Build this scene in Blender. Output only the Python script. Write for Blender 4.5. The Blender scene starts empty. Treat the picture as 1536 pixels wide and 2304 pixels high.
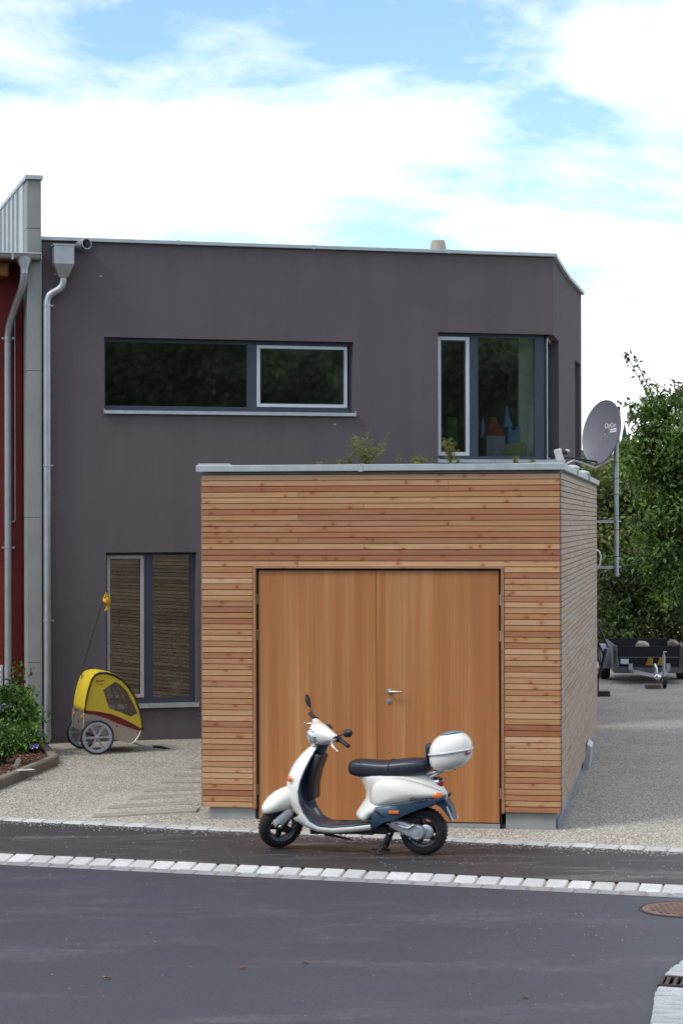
import bpy, bmesh, math, random
import numpy as np
from mathutils import Vector, Matrix
random.seed(7)
rng = np.random.default_rng(11)
PI = math.pi
R = math.radians

# ------------------------------------------------------------------ camera
scene = bpy.context.scene
F = 4850.0; EYE = 2.86                      # focal length in photo pixels, eye height
PITCH = math.atan(25 / F); ROLL = 0.0024
cam = bpy.data.cameras.new('camera')
cam.sensor_fit = 'VERTICAL'; cam.sensor_height = 23.6
cam.lens = F * 23.6 / 2304
cam.clip_start = 0.5; cam.clip_end = 2000
cam.dof.use_dof = True; cam.dof.focus_distance = 19.6; cam.dof.aperture_fstop = 5.6
cam_o = bpy.data.objects.new('camera', cam)
scene.collection.objects.link(cam_o)
fw = Vector((0, math.cos(PITCH), math.sin(PITCH)))
up0 = Vector((0, -math.sin(PITCH), math.cos(PITCH)))
xr = Vector((1, 0, 0))
right = xr * math.cos(ROLL) - up0 * math.sin(ROLL)
upv = up0 * math.cos(ROLL) + xr * math.sin(ROLL)
cam_o.matrix_world = Matrix(((right.x, upv.x, -fw.x, 0), (right.y, upv.y, -fw.y, 0), (right.z, upv.z, -fw.z, EYE), (0, 0, 0, 1)))
scene.camera = cam_o

# ------------------------------------------------------------------ light
SUN_EL, SUN_AZ = R(50), R(212)              # azimuth of the sun, measured from +X towards +Y
sun_dir = Vector((math.cos(SUN_EL) * math.cos(SUN_AZ), math.cos(SUN_EL) * math.sin(SUN_AZ), math.sin(SUN_EL)))
sun = bpy.data.lights.new('sun', 'SUN'); sun.energy = 1.4; sun.angle = R(14); sun.color = (1, .95, .87)
sun_o = bpy.data.objects.new('sun', sun); scene.collection.objects.link(sun_o)
sun_o.rotation_euler = sun_dir.to_track_quat('Z', 'Y').to_euler()

world = bpy.data.worlds.new('World'); scene.world = world; world.use_nodes = True
wt = world.node_tree; wt.nodes.clear()
def wn(t, **k):
    n = wt.nodes.new(t)
    for a, b in k.items(): setattr(n, a, b)
    return n
wl = wt.links.new
w_out = wn('ShaderNodeOutputWorld'); w_bg = wn('ShaderNodeBackground'); w_bg.inputs['Strength'].default_value = 0.1
sky = wn('ShaderNodeTexSky', sky_type='NISHITA', sun_disc=False, sun_elevation=SUN_EL, sun_rotation=PI / 2 - SUN_AZ, air_density=1.0, dust_density=.6, ozone_density=2.5)
tc = wn('ShaderNodeTexCoord')
sep = wn('ShaderNodeSeparateXYZ'); wl(tc.outputs['Generated'], sep.inputs[0])
zz = wn('ShaderNodeMath', operation='ADD'); zz.inputs[1].default_value = .25; wl(sep.outputs['Z'], zz.inputs[0])
zm = wn('ShaderNodeMath', operation='MAXIMUM'); zm.inputs[1].default_value = .12; wl(zz.outputs[0], zm.inputs[0])
dx = wn('ShaderNodeMath', operation='DIVIDE'); wl(sep.outputs['X'], dx.inputs[0]); wl(zm.outputs[0], dx.inputs[1])
dy = wn('ShaderNodeMath', operation='DIVIDE'); wl(sep.outputs['Y'], dy.inputs[0]); wl(zm.outputs[0], dy.inputs[1])
cmb = wn('ShaderNodeCombineXYZ'); wl(dx.outputs[0], cmb.inputs[0]); wl(dy.outputs[0], cmb.inputs[1])
CLOUD_OFF = (22.3, 2.72, 1.84)
off = wn('ShaderNodeVectorMath', operation='ADD'); off.inputs[1].default_value = CLOUD_OFF; wl(cmb.outputs[0], off.inputs[0])
cn = wn('ShaderNodeTexNoise'); cn.inputs['Scale'].default_value = 2.3; cn.inputs['Detail'].default_value = 9; cn.inputs['Roughness'].default_value = .57; cn.inputs['Distortion'].default_value = .25
wl(off.outputs[0], cn.inputs['Vector'])
cr = wn('ShaderNodeValToRGB'); cr.color_ramp.elements[0].position = .40; cr.color_ramp.elements[1].position = .56
cr.color_ramp.elements[0].color = (0, 0, 0, 1); cr.color_ramp.elements[1].color = (1, 1, 1, 1)
wl(cn.outputs['Fac'], cr.inputs[0])
cn2 = wn('ShaderNodeTexNoise'); cn2.inputs['Scale'].default_value = .9; cn2.inputs['Detail'].default_value = 4
off2 = wn('ShaderNodeVectorMath', operation='ADD'); off2.inputs[1].default_value = (7.7, 2.2, 5); wl(cmb.outputs[0], off2.inputs[0]); wl(off2.outputs[0], cn2.inputs['Vector'])
cc = wn('ShaderNodeValToRGB'); cc.color_ramp.elements[0].position = .36; cc.color_ramp.elements[1].position = .56
cc.color_ramp.elements[0].color = (.80, .88, .97, 1); cc.color_ramp.elements[1].color = (1.0, 1.0, 1.0, 1)
wl(cn2.outputs['Fac'], cc.inputs[0])
cs = wn('ShaderNodeVectorMath', operation='SCALE'); cs.inputs['Scale'].default_value = 11.5; wl(cc.outputs[0], cs.inputs[0])
sk = wn('ShaderNodeVectorMath', operation='MULTIPLY'); sk.inputs[1].default_value = (1.6, 1.72, 1.82); wl(sky.outputs[0], sk.inputs[0])
mx = wn('ShaderNodeMix', data_type='RGBA'); wl(cr.outputs[0], mx.inputs[0]); wl(sk.outputs[0], mx.inputs[6]); wl(cs.outputs[0], mx.inputs[7])
wl(mx.outputs[2], w_bg.inputs['Color']); wl(w_bg.outputs[0], w_out.inputs[0])

scene.view_settings.view_transform = 'Standard'; scene.view_settings.look = 'None'
scene.view_settings.exposure = 0.36; scene.view_settings.gamma = 1.0; scene.view_settings.use_curve_mapping = False
scene.cycles.max_bounces = 8; scene.cycles.transparent_max_bounces = 24; scene.cycles.use_denoising = True
scene.cycles.caustics_reflective = False; scene.cycles.caustics_refractive = False

# ------------------------------------------------------------------ from photo pixels to the place
CAM = Vector((0, 0, EYE))
def ray(px, py):
    u = (px - 768) / F; v = (1152 - py) / F
    return right * u + upv * v + fw
def at(px, py, D):
    r = ray(px, py); return CAM + r * (D / r.y)
def gnd(px, py, z=0.0):
    r = ray(px, py); return CAM + r * ((z - EYE) / r.z)
def on_plane(px, py, P, ex):
    n = Vector((-ex.y, ex.x, 0)); r = ray(px, py)
    t = n.dot(Vector((P[0], P[1], 0)) - CAM) / n.dot(r); q = CAM + r * t
    return (q - Vector((P[0], P[1], 0))).dot(ex), q.z

# ------------------------------------------------------------------ mesh helpers
COL = scene.collection
class MB:
    def __init__(s, tf=None): s.v = []; s.f = []; s.tf = tf
    def add(s, vs, fs):
        o = len(s.v)
        for p in vs:
            p = Vector(p); s.v.append(s.tf(p) if s.tf else p)
        s.f += [tuple(i + o for i in f) for f in fs]; return s
    def box(s, x0, x1, y0, y1, z0, z1, M=None):
        vs = [Vector((x, y, z)) for z in (z0, z1) for y in (y0, y1) for x in (x0, x1)]
        if M is not None: vs = [M @ p for p in vs]
        return s.add(vs, [(0, 2, 3, 1), (4, 5, 7, 6), (0, 1, 5, 4), (1, 3, 7, 5), (3, 2, 6, 7), (2, 0, 4, 6)])
    def quad(s, a, b, c, d): return s.add([a, b, c, d], [(0, 1, 2, 3)])
    def loft(s, rings, cap=True, closed=True):
        n = len(rings[0]); vs = [p for r in rings for p in r]; fs = []
        for i in range(len(rings) - 1):
            for j in range(n if closed else n - 1):
                k = (j + 1) % n
                fs.append((i * n + j, i * n + k, (i + 1) * n + k, (i + 1) * n + j))
        if cap and closed:
            fs.append(tuple(reversed(range(n)))); fs.append(tuple((len(rings) - 1) * n + j for j in range(n)))
        return s.add(vs, fs)
    def tube(s, path, r, n=8, cap=True):
        path = [Vector(p) for p in path]; rr = r if isinstance(r, (list, tuple)) else [r] * len(path)
        rings = []; ref = None
        for i, p in enumerate(path):
            t = (path[min(i + 1, len(path) - 1)] - path[max(i - 1, 0)]).normalized()
            if ref is None: ref = t.orthogonal().normalized()
            ref = (ref - t * ref.dot(t)).normalized(); b = t.cross(ref)
            rings.append([p + (ref * math.cos(2 * PI * k / n) + b * math.sin(2 * PI * k / n)) * rr[i] for k in range(n)])
        return s.loft(rings, cap)
    def lathe(s, prof, c, ax, n=24, ring=False):
        c = Vector(c); ax = Vector(ax).normalized(); e1 = ax.orthogonal().normalized(); e2 = ax.cross(e1)
        rings = [[c + ax * h + (e1 * math.cos(2 * PI * k / n) + e2 * math.sin(2 * PI * k / n)) * r for k in range(n)] for r, h in prof]
        if ring: rings.append(rings[0])
        return s.loft(rings, not ring)
    def prism(s, poly, d):          # polygon of 3D points extruded by vector d
        n = len(poly); d = Vector(d); p = [Vector(q) for q in poly]; vs = p + [q + d for q in p]
        return s.add(vs, [tuple(reversed(range(n))), tuple(range(n, 2 * n))] + [(i, (i + 1) % n, n + (i + 1) % n, n + i) for i in range(n)])
    def ell(s, c, r, nu=14, nv=9, M=None):
        rings = []
        for i in range(nv + 1):
            th = PI * (i + .02) / (nv + .04)
            rings.append([Vector((math.sin(th) * math.cos(2 * PI * j / nu) * r[0], math.sin(th) * math.sin(2 * PI * j / nu) * r[1], -math.cos(th) * r[2])) for j in range(nu)])
        c = Vector(c)
        rings = [[c + ((M @ p) if M is not None else p) for p in q] for q in rings]
        return s.loft(rings)
    def build(s, name, mat, parent=None, smooth=None, bevel=0, seg=1, subd=0, fix=True):
        me = bpy.data.meshes.new(name); me.from_pydata([tuple(p) for p in s.v], [], s.f)
        bm = bmesh.new(); bm.from_mesh(me)
        if fix: bmesh.ops.recalc_face_normals(bm, faces=bm.faces)
        if bevel:
            bmesh.ops.bevel(bm, geom=[e for e in bm.edges if e.is_manifold and e.calc_face_angle(0) > .5], offset=bevel, segments=seg, affect='EDGES', profile=.5)
        bm.to_mesh(me); bm.free()
        if smooth is not None:
            me.shade_smooth()
            if smooth < 179: me.set_sharp_from_angle(angle=R(smooth))
        me.materials.append(mat)
        o = bpy.data.objects.new(name, me); COL.objects.link(o)
        if parent is not None: o.parent = parent
        if subd:
            m = o.modifiers.new('subdivision', 'SUBSURF'); m.levels = subd; m.render_levels = subd
        return o
def tag(o, label=None, cat=None, group=None, kind=None):
    if label: o['label'] = label
    if cat: o['category'] = cat
    if group: o['group'] = group
    if kind: o['kind'] = kind
    return o
def thing(name, label, cat, loc=(0, 0, 0), rz=0, group=None):
    o = bpy.data.objects.new(name, None); COL.objects.link(o); o.empty_display_size = .1
    o.location = loc; o.rotation_euler = (0, 0, rz)
    return tag(o, label, cat, group)
def share(name, mesh, parent, loc, rot=(0, 0, 0), scale=(1, 1, 1)):
    o = bpy.data.objects.new(name, mesh); COL.objects.link(o); o.parent = parent
    o.location = loc; o.rotation_euler = rot; o.scale = scale; return o
def text_mesh(name, body, size, mat, parent, M, shear=0, ext=.001, space=1.0, bold=0):
    cu = bpy.data.curves.new(name, 'FONT'); cu.body = body; cu.size = size; cu.shear = shear; cu.extrude = ext; cu.space_character = space; cu.offset = bold
    cu.align_x = 'CENTER'; cu.align_y = 'CENTER'; cu.resolution_u = 3
    t = bpy.data.objects.new(name, cu); COL.objects.link(t)
    dg = bpy.context.evaluated_depsgraph_get(); me = bpy.data.meshes.new_from_object(t.evaluated_get(dg))
    bpy.data.objects.remove(t); bpy.data.curves.remove(cu)
    me.materials.clear(); me.materials.append(mat)
    o = bpy.data.objects.new(name, me); COL.objects.link(o); o.parent = parent; o.matrix_local = M
    return o
def srgb(r, g, b): return tuple((c / 12.92 if c <= .04045 else ((c + .055) / 1.055) ** 2.4) for c in (r / 255, g / 255, b / 255))

# ------------------------------------------------------------------ materials
class MT:
    def __init__(s, name):
        s.m = bpy.data.materials.new(name); s.m.use_nodes = True; s.t = s.m.node_tree; s.p = s.t.nodes['Principled BSDF']; s.out = s.t.nodes['Material Output']
        s._tc = None
    def n(s, t, **k):
        q = s.t.nodes.new(t)
        for a, b in k.items(): setattr(q, a, b)
        return q
    def l(s, a, b): s.t.links.new(a, b)
    def co(s, which='Object'):
        if s._tc is None: s._tc = s.n('ShaderNodeTexCoord')
        return s._tc.outputs[which]
    def mapped(s, scale=(1, 1, 1), rnd=0, which='Object', rot=(0, 0, 0)):
        mp = s.n('ShaderNodeMapping'); mp.inputs['Scale'].default_value = scale; mp.inputs['Rotation'].default_value = rot
        src = s.co(which)
        if rnd:
            oi = s.n('ShaderNodeObjectInfo'); v = s.n('ShaderNodeVectorMath', operation='SCALE'); v.inputs[0].default_value = (rnd, rnd * .37, rnd * .71)
            s.l(oi.outputs['Random'], v.inputs['Scale']); a = s.n('ShaderNodeVectorMath', operation='ADD'); s.l(src, a.inputs[0]); s.l(v.outputs[0], a.inputs[1]); src = a.outputs[0]
        s.l(src, mp.inputs['Vector']); return mp.outputs[0]
    def noise(s, vec, scale, detail=4, rough=.55, dist=0):
        q = s.n('ShaderNodeTexNoise'); q.inputs['Scale'].default_value = scale; q.inputs['Detail'].default_value = detail; q.inputs['Roughness'].default_value = rough; q.inputs['Distortion'].default_value = dist
        s.l(vec, q.inputs['Vector']); return q.outputs['Fac']
    def ramp(s, fac, stops):
        q = s.n('ShaderNodeValToRGB'); e = q.color_ramp.elements
        while len(e) < len(stops): e.new(.5)
        for x, (p, c) in zip(e, stops): x.position = p; x.color = (*c, 1) if len(c) == 3 else c
        s.l(fac, q.inputs[0]); return q.outputs[0]
    def mix(s, fac, a, b, blend='MIX'):
        q = s.n('ShaderNodeMix', data_type='RGBA', blend_type=blend)
        for i, x in ((0, fac), (6, a), (7, b)):
            if hasattr(x, 'is_output'): s.l(x, q.inputs[i])
            else: q.inputs[i].default_value = x if i == 0 else (*x, 1)
        return q.outputs[2]
    def bump(s, h, strength=.3, dist=.01):
        q = s.n('ShaderNodeBump'); q.inputs['Strength'].default_value = strength; q.inputs['Distance'].default_value = dist; s.l(h, q.inputs['Height'])
        s.l(q.outputs[0], s.p.inputs['Normal'])
    def base(s, c):
        if hasattr(c, 'is_output'): s.l(c, s.p.inputs['Base Color'])
        else: s.p.inputs['Base Color'].default_value = (*c, 1)
    def set(s, rough=.5, metal=0, **k):
        s.p.inputs['Roughness'].default_value = rough; s.p.inputs['Metallic'].default_value = metal
        for a, b in k.items(): s.p.inputs[a.replace('_', ' ')].default_value = b
        return s.m
def simple(name, col, rough=.5, metal=0, var=.12, vscale=6, bscale=0, bstr=.2, bdist=.004, **k):
    t = MT(name); v = t.noise(t.mapped(), vscale, 5)
    lo = tuple(c * (1 - var) for c in col); hi = tuple(min(1, c * (1 + var)) for c in col)
    t.base(t.ramp(v, [(.3, lo), (.7, hi)]))
    if bscale: t.bump(t.noise(t.mapped(), bscale, 3), bstr, bdist)
    return t.set(rough, metal, **k)

def m_wood(name, tints, knot=(.13, .045, .02), grey=0):
    t = MT(name)
    oi = t.n('ShaderNodeObjectInfo')
    tint = t.ramp(oi.outputs['Random'], tints)
    v = t.mapped((1.1, 8, 34), 57)
    g = t.noise(v, 1.0, 6, .62, 1.2)
    g2 = t.noise(t.mapped((.9, 3, 6), 31), 1.0, 3)
    c = t.mix(t.ramp(g, [(.32, (.0,) * 3), (.62, (1,) * 3)]), t.mix(1.0, tint, (.74, .63, .52), 'MULTIPLY'), tint)
    c = t.mix(t.ramp(g2, [(.35, (0,) * 3), (.75, (.45,) * 3)]), c, t.mix(1.0, tint, (.86, .62, .48), 'MULTIPLY'))
    vo = t.n('ShaderNodeTexVoronoi', voronoi_dimensions='2D'); vo.inputs['Scale'].default_value = 4.6; t.l(t.mapped((.8, 1, 1), 91, 'Object', (-PI / 2, 0, 0)), vo.inputs['Vector'])
    k = t.ramp(vo.outputs['Distance'], [(.035, (1,) * 3), (.085, (0,) * 3)])
    c = t.mix(k, c, knot)
    halo = t.ramp(vo.outputs['Distance'], [(.05, (.6,) * 3), (.2, (0,) * 3)])
    c = t.mix(halo, c, t.mix(1.0, tint, (.8, .5, .34), 'MULTIPLY'))
    if grey:
        gn = t.noise(t.mapped((2.2, 2, 9), 77), 1.0, 4, .6)
        c = t.mix(t.ramp(gn, [(.38, (.15,) * 3), (.66, (.90,) * 3)]), c, t.ramp(g, [(.3, (.28, .24, .20)), (.7, (.48, .43, .375))]))
    t.base(c); t.bump(g, .25, .002)
    return t.set(.62, 0)
larch = m_wood('larch_board', [(0, (.58, .345, .17)), (.14, (.48, .24, .105)), (.3, (.68, .45, .26)), (.45, (.50, .25, .12)), (.58, (.40, .165, .075)), (.75, (.66, .425, .235)), (.88, (.53, .30, .14)), (1, (.37, .15, .07))])
larch_grey = m_wood('weathered_larch_board', [(0, (.40, .27, .175)), (.5, (.44, .31, .21)), (1, (.36, .21, .13))], grey=1)
larch_brown = m_wood('browned_larch_board', [(0, (.25, .185, .135)), (.5, (.34, .265, .205)), (1, (.20, .14, .10))])
larch_trim = m_wood('larch_trim', [(0, (.42, .22, .11)), (1, (.46, .25, .13))])

t = MT('door_veneer')
vb = t.noise(t.mapped((3.1, 3, .10), 9), 2.0, 3, .5, .2); vg = t.noise(t.mapped((60, 9, .55), 9), 1.0, 5, .6, .6)
vs_ = t.noise(t.mapped((14, 3, .25), 23), 1.0, 4, .6, .2)
c = t.ramp(vb, [(.36, (.42, .155, .042)), (.5, (.51, .215, .070)), (.62, (.58, .29, .11))])
c = t.mix(t.ramp(vs_, [(.38, (.55,) * 3), (.62, (0,) * 3)]), c, (.43, .17, .054))
c = t.mix(t.ramp(vg, [(.4, (.5,) * 3), (.65, (0,) * 3)]), c, (.33, .125, .040))
t.base(c); t.bump(vg, .08, .001); veneer = t.set(.42, 0)

t = MT('dark_stucco')
a = t.noise(t.mapped(), 1.1, 4); b = t.noise(t.mapped(), 48, 4, .8); st_ = t.noise(t.mapped((3.0, 3, .22)), 1.3, 5, .65)
c = t.mix(t.ramp(a, [(.3, (0,) * 3), (.75, (1,) * 3)]), (.124, .106, .113), (.144, .124, .130))
c = t.mix(t.ramp(b, [(.45, (0,) * 3), (.75, (.35,) * 3)]), c, (.15, .13, .135))
c = t.mix(t.ramp(st_, [(.42, (.0,) * 3), (.68, (.4,) * 3)]), c, (.108, .092, .098)); t.base(c); t.bump(b, 1.0, .010); stucco = t.set(.93, 0, Specular_IOR_Level=.2)

red_render = simple('red_wall_paint', (.20, .022, .016), .8, 0, .12, 1.5, 80, .3)
def m_concrete(name, c0, c1, sc=3):
    t = MT(name); a = t.noise(t.mapped(), sc, 6, .65); b = t.noise(t.mapped(), 60, 3)
    c = t.ramp(a, [(.3, c0), (.7, c1)]); c = t.mix(t.ramp(b, [(.5, (0,) * 3), (.8, (.3,) * 3)]), c, c0); t.base(c); t.bump(b, .25, .003); return t.set(.85)
concrete = m_concrete('concrete', (.26, .27, .26), (.36, .37, .36))
fibre = m_concrete('fibre_cement', (.235, .245, .235), (.32, .325, .305), 1.6)
timber_edge = m_concrete('weathered_edging', (.15, .135, .105), (.26, .235, .185), 5)
slab_mat = m_concrete('paving_slab', (.25, .23, .19), (.36, .335, .285), 6)
def m_zinc(name, col, rough=.42, metal=.75):
    t = MT(name); a = t.noise(t.mapped((1, 1, .5)), 9, 5, .65)
    t.base(t.ramp(a, [(.3, tuple(c * .8 for c in col)), (.7, col)])); b = t.noise(t.mapped(), 40, 3)
    r = t.ramp(b, [(.3, (rough - .08,) * 3), (.7, (rough + .12,) * 3)]); t.l(r, t.p.inputs['Roughness'])
    t.p.inputs['Metallic'].default_value = metal; return t.m
zinc = m_zinc('zinc_sheet', (.50, .535, .54), .5, .45); galv = m_zinc('galvanised_steel', (.50, .52, .53), .38, .8)
alu_sill = m_zinc('aluminium', (.62, .65, .68), .35, .7)
frame_dark = simple('anthracite_frame', (.040, .050, .075), .45, 0, .06)
sash_light = simple('silver_sash', (.60, .64, .67), .4, .15, .05)
black_gap = simple('black_frame', (.012, .012, .013), .6, 0, .1)
t = MT('window_glass')
fr = t.n('ShaderNodeFresnel'); fr.inputs['IOR'].default_value = 1.5
ma = t.n('ShaderNodeMath', operation='MULTIPLY_ADD'); ma.inputs[1].default_value = 1.0; ma.inputs[2].default_value = .16; t.l(fr.outputs[0], ma.inputs[0])
tr = t.n('ShaderNodeBsdfTransparent'); tr.inputs[0].default_value = (.86, .90, .86, 1)
gl = t.n('ShaderNodeBsdfGlossy'); gl.inputs['Roughness'].default_value = .01; gl.inputs[0].default_value = (.93, 1, .95, 1)
wv = t.noise(t.mapped(), 1.3, 2); bp = t.n('ShaderNodeBump'); bp.inputs['Strength'].default_value = .008; bp.inputs['Distance'].default_value = .05; t.l(wv, bp.inputs['Height']); t.l(bp.outputs[0], gl.inputs['Normal'])
ms = t.n('ShaderNodeMixShader'); t.l(ma.outputs[0], ms.inputs[0]); t.l(tr.outputs[0], ms.inputs[1]); t.l(gl.outputs[0], ms.inputs[2]); t.l(ms.outputs[0], t.out.inputs[0])
glass = t.m; gl_up = gl
glass_up = glass.copy(); glass_up.name = 'coated_glass'
for n_g in glass_up.node_tree.nodes:
    if n_g.type == 'BSDF_GLOSSY': n_g.inputs['Roughness'].default_value = .025
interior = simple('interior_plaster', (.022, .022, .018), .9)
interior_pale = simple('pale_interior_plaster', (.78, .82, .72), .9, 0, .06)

def m_asphalt(name, c0, c1, dust, dust_amt, rot, stretch=(.35, 1.6, 1)):
    t = MT(name); a = t.noise(t.mapped(), .8, 5, .6); sp = t.noise(t.mapped(), 110, 4, .75)
    c = t.ramp(a, [(.3, c0), (.7, c1)])
    c = t.mix(t.ramp(sp, [(.36, (.8,) * 3), (.5, (0,) * 3)]), c, tuple(x * .4 for x in c0))
    c = t.mix(t.ramp(sp, [(.58, (0,) * 3), (.72, (.7,) * 3)]), c, (.20, .20, .21))
    d = t.noise(t.mapped(stretch, 0, 'Object', rot), 1.6, 7, .7, .3); d2 = t.noise(t.mapped((1, 1, 1)), 14, 4, .7)
    dd = t.n('ShaderNodeMath', operation='MULTIPLY'); t.l(t.ramp(d, [(.51, (0,) * 3), (.68, (dust_amt,) * 3)]), dd.inputs[0]); t.l(t.ramp(d2, [(.35, (.2,) * 3), (.6, (1,) * 3)]), dd.inputs[1])
    c = t.mix(dd.outputs[0], c, dust); t.base(c); t.bump(sp, .5, .004)
    rn = t.ramp(a, [(.3, (.52,) * 3), (.7, (.66,) * 3)]); t.l(rn, t.p.inputs['Roughness']); return t.m
SROT = (0, 0, R(18))
asphalt = m_asphalt('road_asphalt', (.031, .034, .046), (.045, .048, .063), (.15, .145, .14), .45, SROT, (.3, .8, 1))
asphalt_old = m_asphalt('sidewalk_asphalt', (.026, .023, .025), (.044, .040, .041), (.20, .185, .17), .8, SROT)
def m_granite(name, c0, c1):
    t = MT(name); oi = t.n('ShaderNodeObjectInfo'); a = t.noise(t.mapped((1, 1, 1), 40), 90, 3, .7); b = t.noise(t.mapped((1, 1, 1), 40), 9, 4)
    c = t.ramp(oi.outputs['Random'], [(0, c0), (1, c1)])
    c = t.mix(t.ramp(a, [(.4, (.45,) * 3), (.55, (0,) * 3)]), c, tuple(x * .55 for x in c0)); c = t.mix(t.ramp(b, [(.4, (.35,) * 3), (.6, (0,) * 3)]), c, tuple(x * .7 for x in c0))
    t.base(c); t.bump(a, .3, .004); return t.set(.75)
granite = m_granite('pale_granite', (.50, .50, .485), (.68, .68, .66)); granite_w = m_granite('worn_granite', (.40, .42, .43), (.54, .55, .55)); granite_grey = m_granite('grey_granite', (.27, .275, .28), (.38, .38, .38))
def m_gravel(name, stops, sc):
    t = MT(name); vo = t.n('ShaderNodeTexVoronoi'); vo.inputs['Scale'].default_value = sc; t.l(t.mapped(), vo.inputs['Vector'])
    wv = t.n('ShaderNodeSeparateColor'); t.l(vo.outputs['Color'], wv.inputs[0]); c = t.ramp(wv.outputs[0], stops)
    big = t.noise(t.mapped(), 1.1, 5, .6)
    c = t.mix(t.ramp(big, [(.35, (.5,) * 3), (.6, (0,) * 3)]), c, t.mix(1.0, c, (.62, .58, .52), 'MULTIPLY'))
    ed = t.ramp(vo.outputs['Distance'], [(.35, (0,) * 3), (.75, (.65,) * 3)]); c = t.mix(ed, c, (.10, .09, .075)); t.base(c)
    iv = t.n('ShaderNodeMath', operation='SUBTRACT'); iv.inputs[0].default_value = 1; t.l(vo.outputs['Distance'], iv.inputs[1]); t.bump(iv.outputs[0], .9, .012); return t.set(.9)
gravel_m = m_gravel('gravel', [(0, (.30, .27, .225)), (.3, (.51, .47, .40)), (.6, (.64, .595, .51)), (.85, (.46, .435, .39)), (1, (.78, .74, .66))], 68)
def m_pebble(name, stops):
    t = MT(name); g = t.n('ShaderNodeNewGeometry'); t.base(t.ramp(g.outputs['Random Per Island'], stops)); return t.set(.85)
pebble_m = m_pebble('pebbles', [(0, (.34, .30, .25)), (.3, (.54, .495, .42)), (.6, (.68, .63, .545)), (.85, (.46, .43, .39)), (1, (.82, .78, .70))])
grit_m = m_pebble('grit', [(0, (.5, .48, .44)), (1, (.75, .73, .69))])
mulch_m = m_pebble('bark_chips', [(0, (.05, .02, .012)), (.5, (.13, .055, .03)), (.85, (.20, .09, .05)), (1, (.33, .19, .12))])

def m_paint(name, col, rough=.3, coat=.6, var=.03): return simple(name, col, rough, 0, var, 3, Coat_Weight=coat, Coat_Roughness=.08)
pearl = m_paint('pearl_white_paint', (.79, .775, .71), .32, .7)
pearl2 = m_paint('silver_white_paint', (.58, .60, .60), .32, .7)
navy = m_paint('dark_blue_plastic', (.017, .049, .090), .38, .3)
slate = m_paint('slate_blue_cap', (.14, .25, .31), .4, .3)
rubber = simple('tyre_rubber', (.012, .012, .013), .75, 0, .2, 20, 120, .3)
black_pl = simple('black_plastic', (.014, .015, .017), .42, 0, .1)
vinyl = simple('black_seat_vinyl', (.014, .018, .032), .36, 0, .12, 8, 300, .12, .001)
chrome = simple('chrome', (.75, .76, .77), .12, 1, .03)
cast_alu = simple('cast_aluminium', (.44, .46, .49), .42, .55, .08)
rim_grey = simple('grey_wheel_paint', (.20, .215, .23), .4, .4, .06)
dark_metal = simple('dark_metal', (.035, .035, .038), .5, .4, .15)
orange_l = simple('orange_lens', (.80, .16, .012), .18, 0, .1, 30, Coat_Weight=.7)
red_l = simple('red_lens', (.28, .012, .016), .18, 0, .1, 30, Coat_Weight=.7)
plate_m = simple('number_plate', (.62, .66, .74), .4)
t = MT('headlamp_glass'); a = t.noise(t.mapped((30, 30, 30)), 1.0, 1)
t.base(t.ramp(a, [(.3, (.45, .48, .50)), (.7, (.85, .87, .88))])); t.bump(a, .5, .01); lens_m = t.set(.1, .6)

# ================================================================== the setting
# street line: runs at about 18 degrees; everything in front of the kerb is the road (3.5 cm lower)
ROADZ = -0.04
A0, A1 = gnd(0, 1846), gnd(1536, 1917)              # edge row between sidewalk and gravel
B0, B1 = gnd(0, 1920), gnd(1536, 1992)              # back edge of the kerb
sd = (B1 - B0).normalized(); sn = Vector((sd.y, -sd.x, 0))      # along the street to the right, and towards the camera
ad = (A1 - A0).normalized(); an = Vector((ad.y, -ad.x, 0))
def strip(name, p, q, r, s, z, m, n=1):
    b = MB(); b.quad(*[Vector((v.x, v.y, z)) for v in (p, q, r, s)]); return tag(b.build(name, m), kind='structure')
big = MB(); big.quad((-900, -900, -.3), (900, -900, -.3), (900, 900, -.3), (-900, 900, -.3))
grass_far = simple('meadow', (.05, .075, .025), .95, 0, .3, .2)
tag(big.build('ground', grass_far), kind='structure')
Lf, Rt = -14, 14
aL, aR = A0 + ad * -14, A1 + ad * 14
bL, bR = B0 + sd * -14, B1 + sd * 14
# gravel yard: from the edge row back past the houses
gar_o, gar_x, gar_y = Vector((-1.327, 20.57, 0)), Vector((math.cos(R(8.98)), -math.sin(R(8.98)), 0)), Vector((math.sin(R(8.98)), math.cos(R(8.98)), 0))
def sstep(a, b, x): x = min(1, max(0, (x - a) / (b - a))); return x * x * (3 - 2 * x)
def yard_z(x, y):       # the gravel is heaped a little against the left front of the garage
    p = Vector((x, y, 0)); s_ = (p - gar_o).dot(gar_x); d_ = -(p - A0).dot(an); t_ = (p - gar_o).dot(gar_y)
    return .075 * (1 - sstep(.2, 2.6, s_)) * sstep(-1.5, -.1, s_) * sstep(.12, .75, d_) * (1 - sstep(1.0, 4.0, t_))
gy = MB()
back = Vector((0, 60, 0))
ys = [0, .12, .25, .4, .55, .7, .85, 1.0, 1.3, 1.7, 2.2, 2.8, 3.4, 4.0, 4.6, 5.2, 6, 44]; NX = 90
def yp(i, v):
    base = aL.lerp(aR, i / NX); q = base - an * v; 
    return Vector((q.x, q.y, yard_z(q.x, q.y)))
gy.loft([[yp(i, v) for i in range(NX + 1)] for v in ys], False, False)
tag(gy.build('gravel_yard', gravel_m, smooth=180), kind='structure')
strip('sidewalk', bL + sn * .02, bR + sn * .02, aR + an * .0, aL + an * .0, .004, asphalt_old)
rd = MB(); rd.quad(*[Vector((v.x, v.y, ROADZ)) for v in (bL + sn * .14 - sd * 20, bL - sd * 20 + sn * 60, bR + sd * 20 + sn * 60, bR + sd * 20 + sn * .14)])
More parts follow.
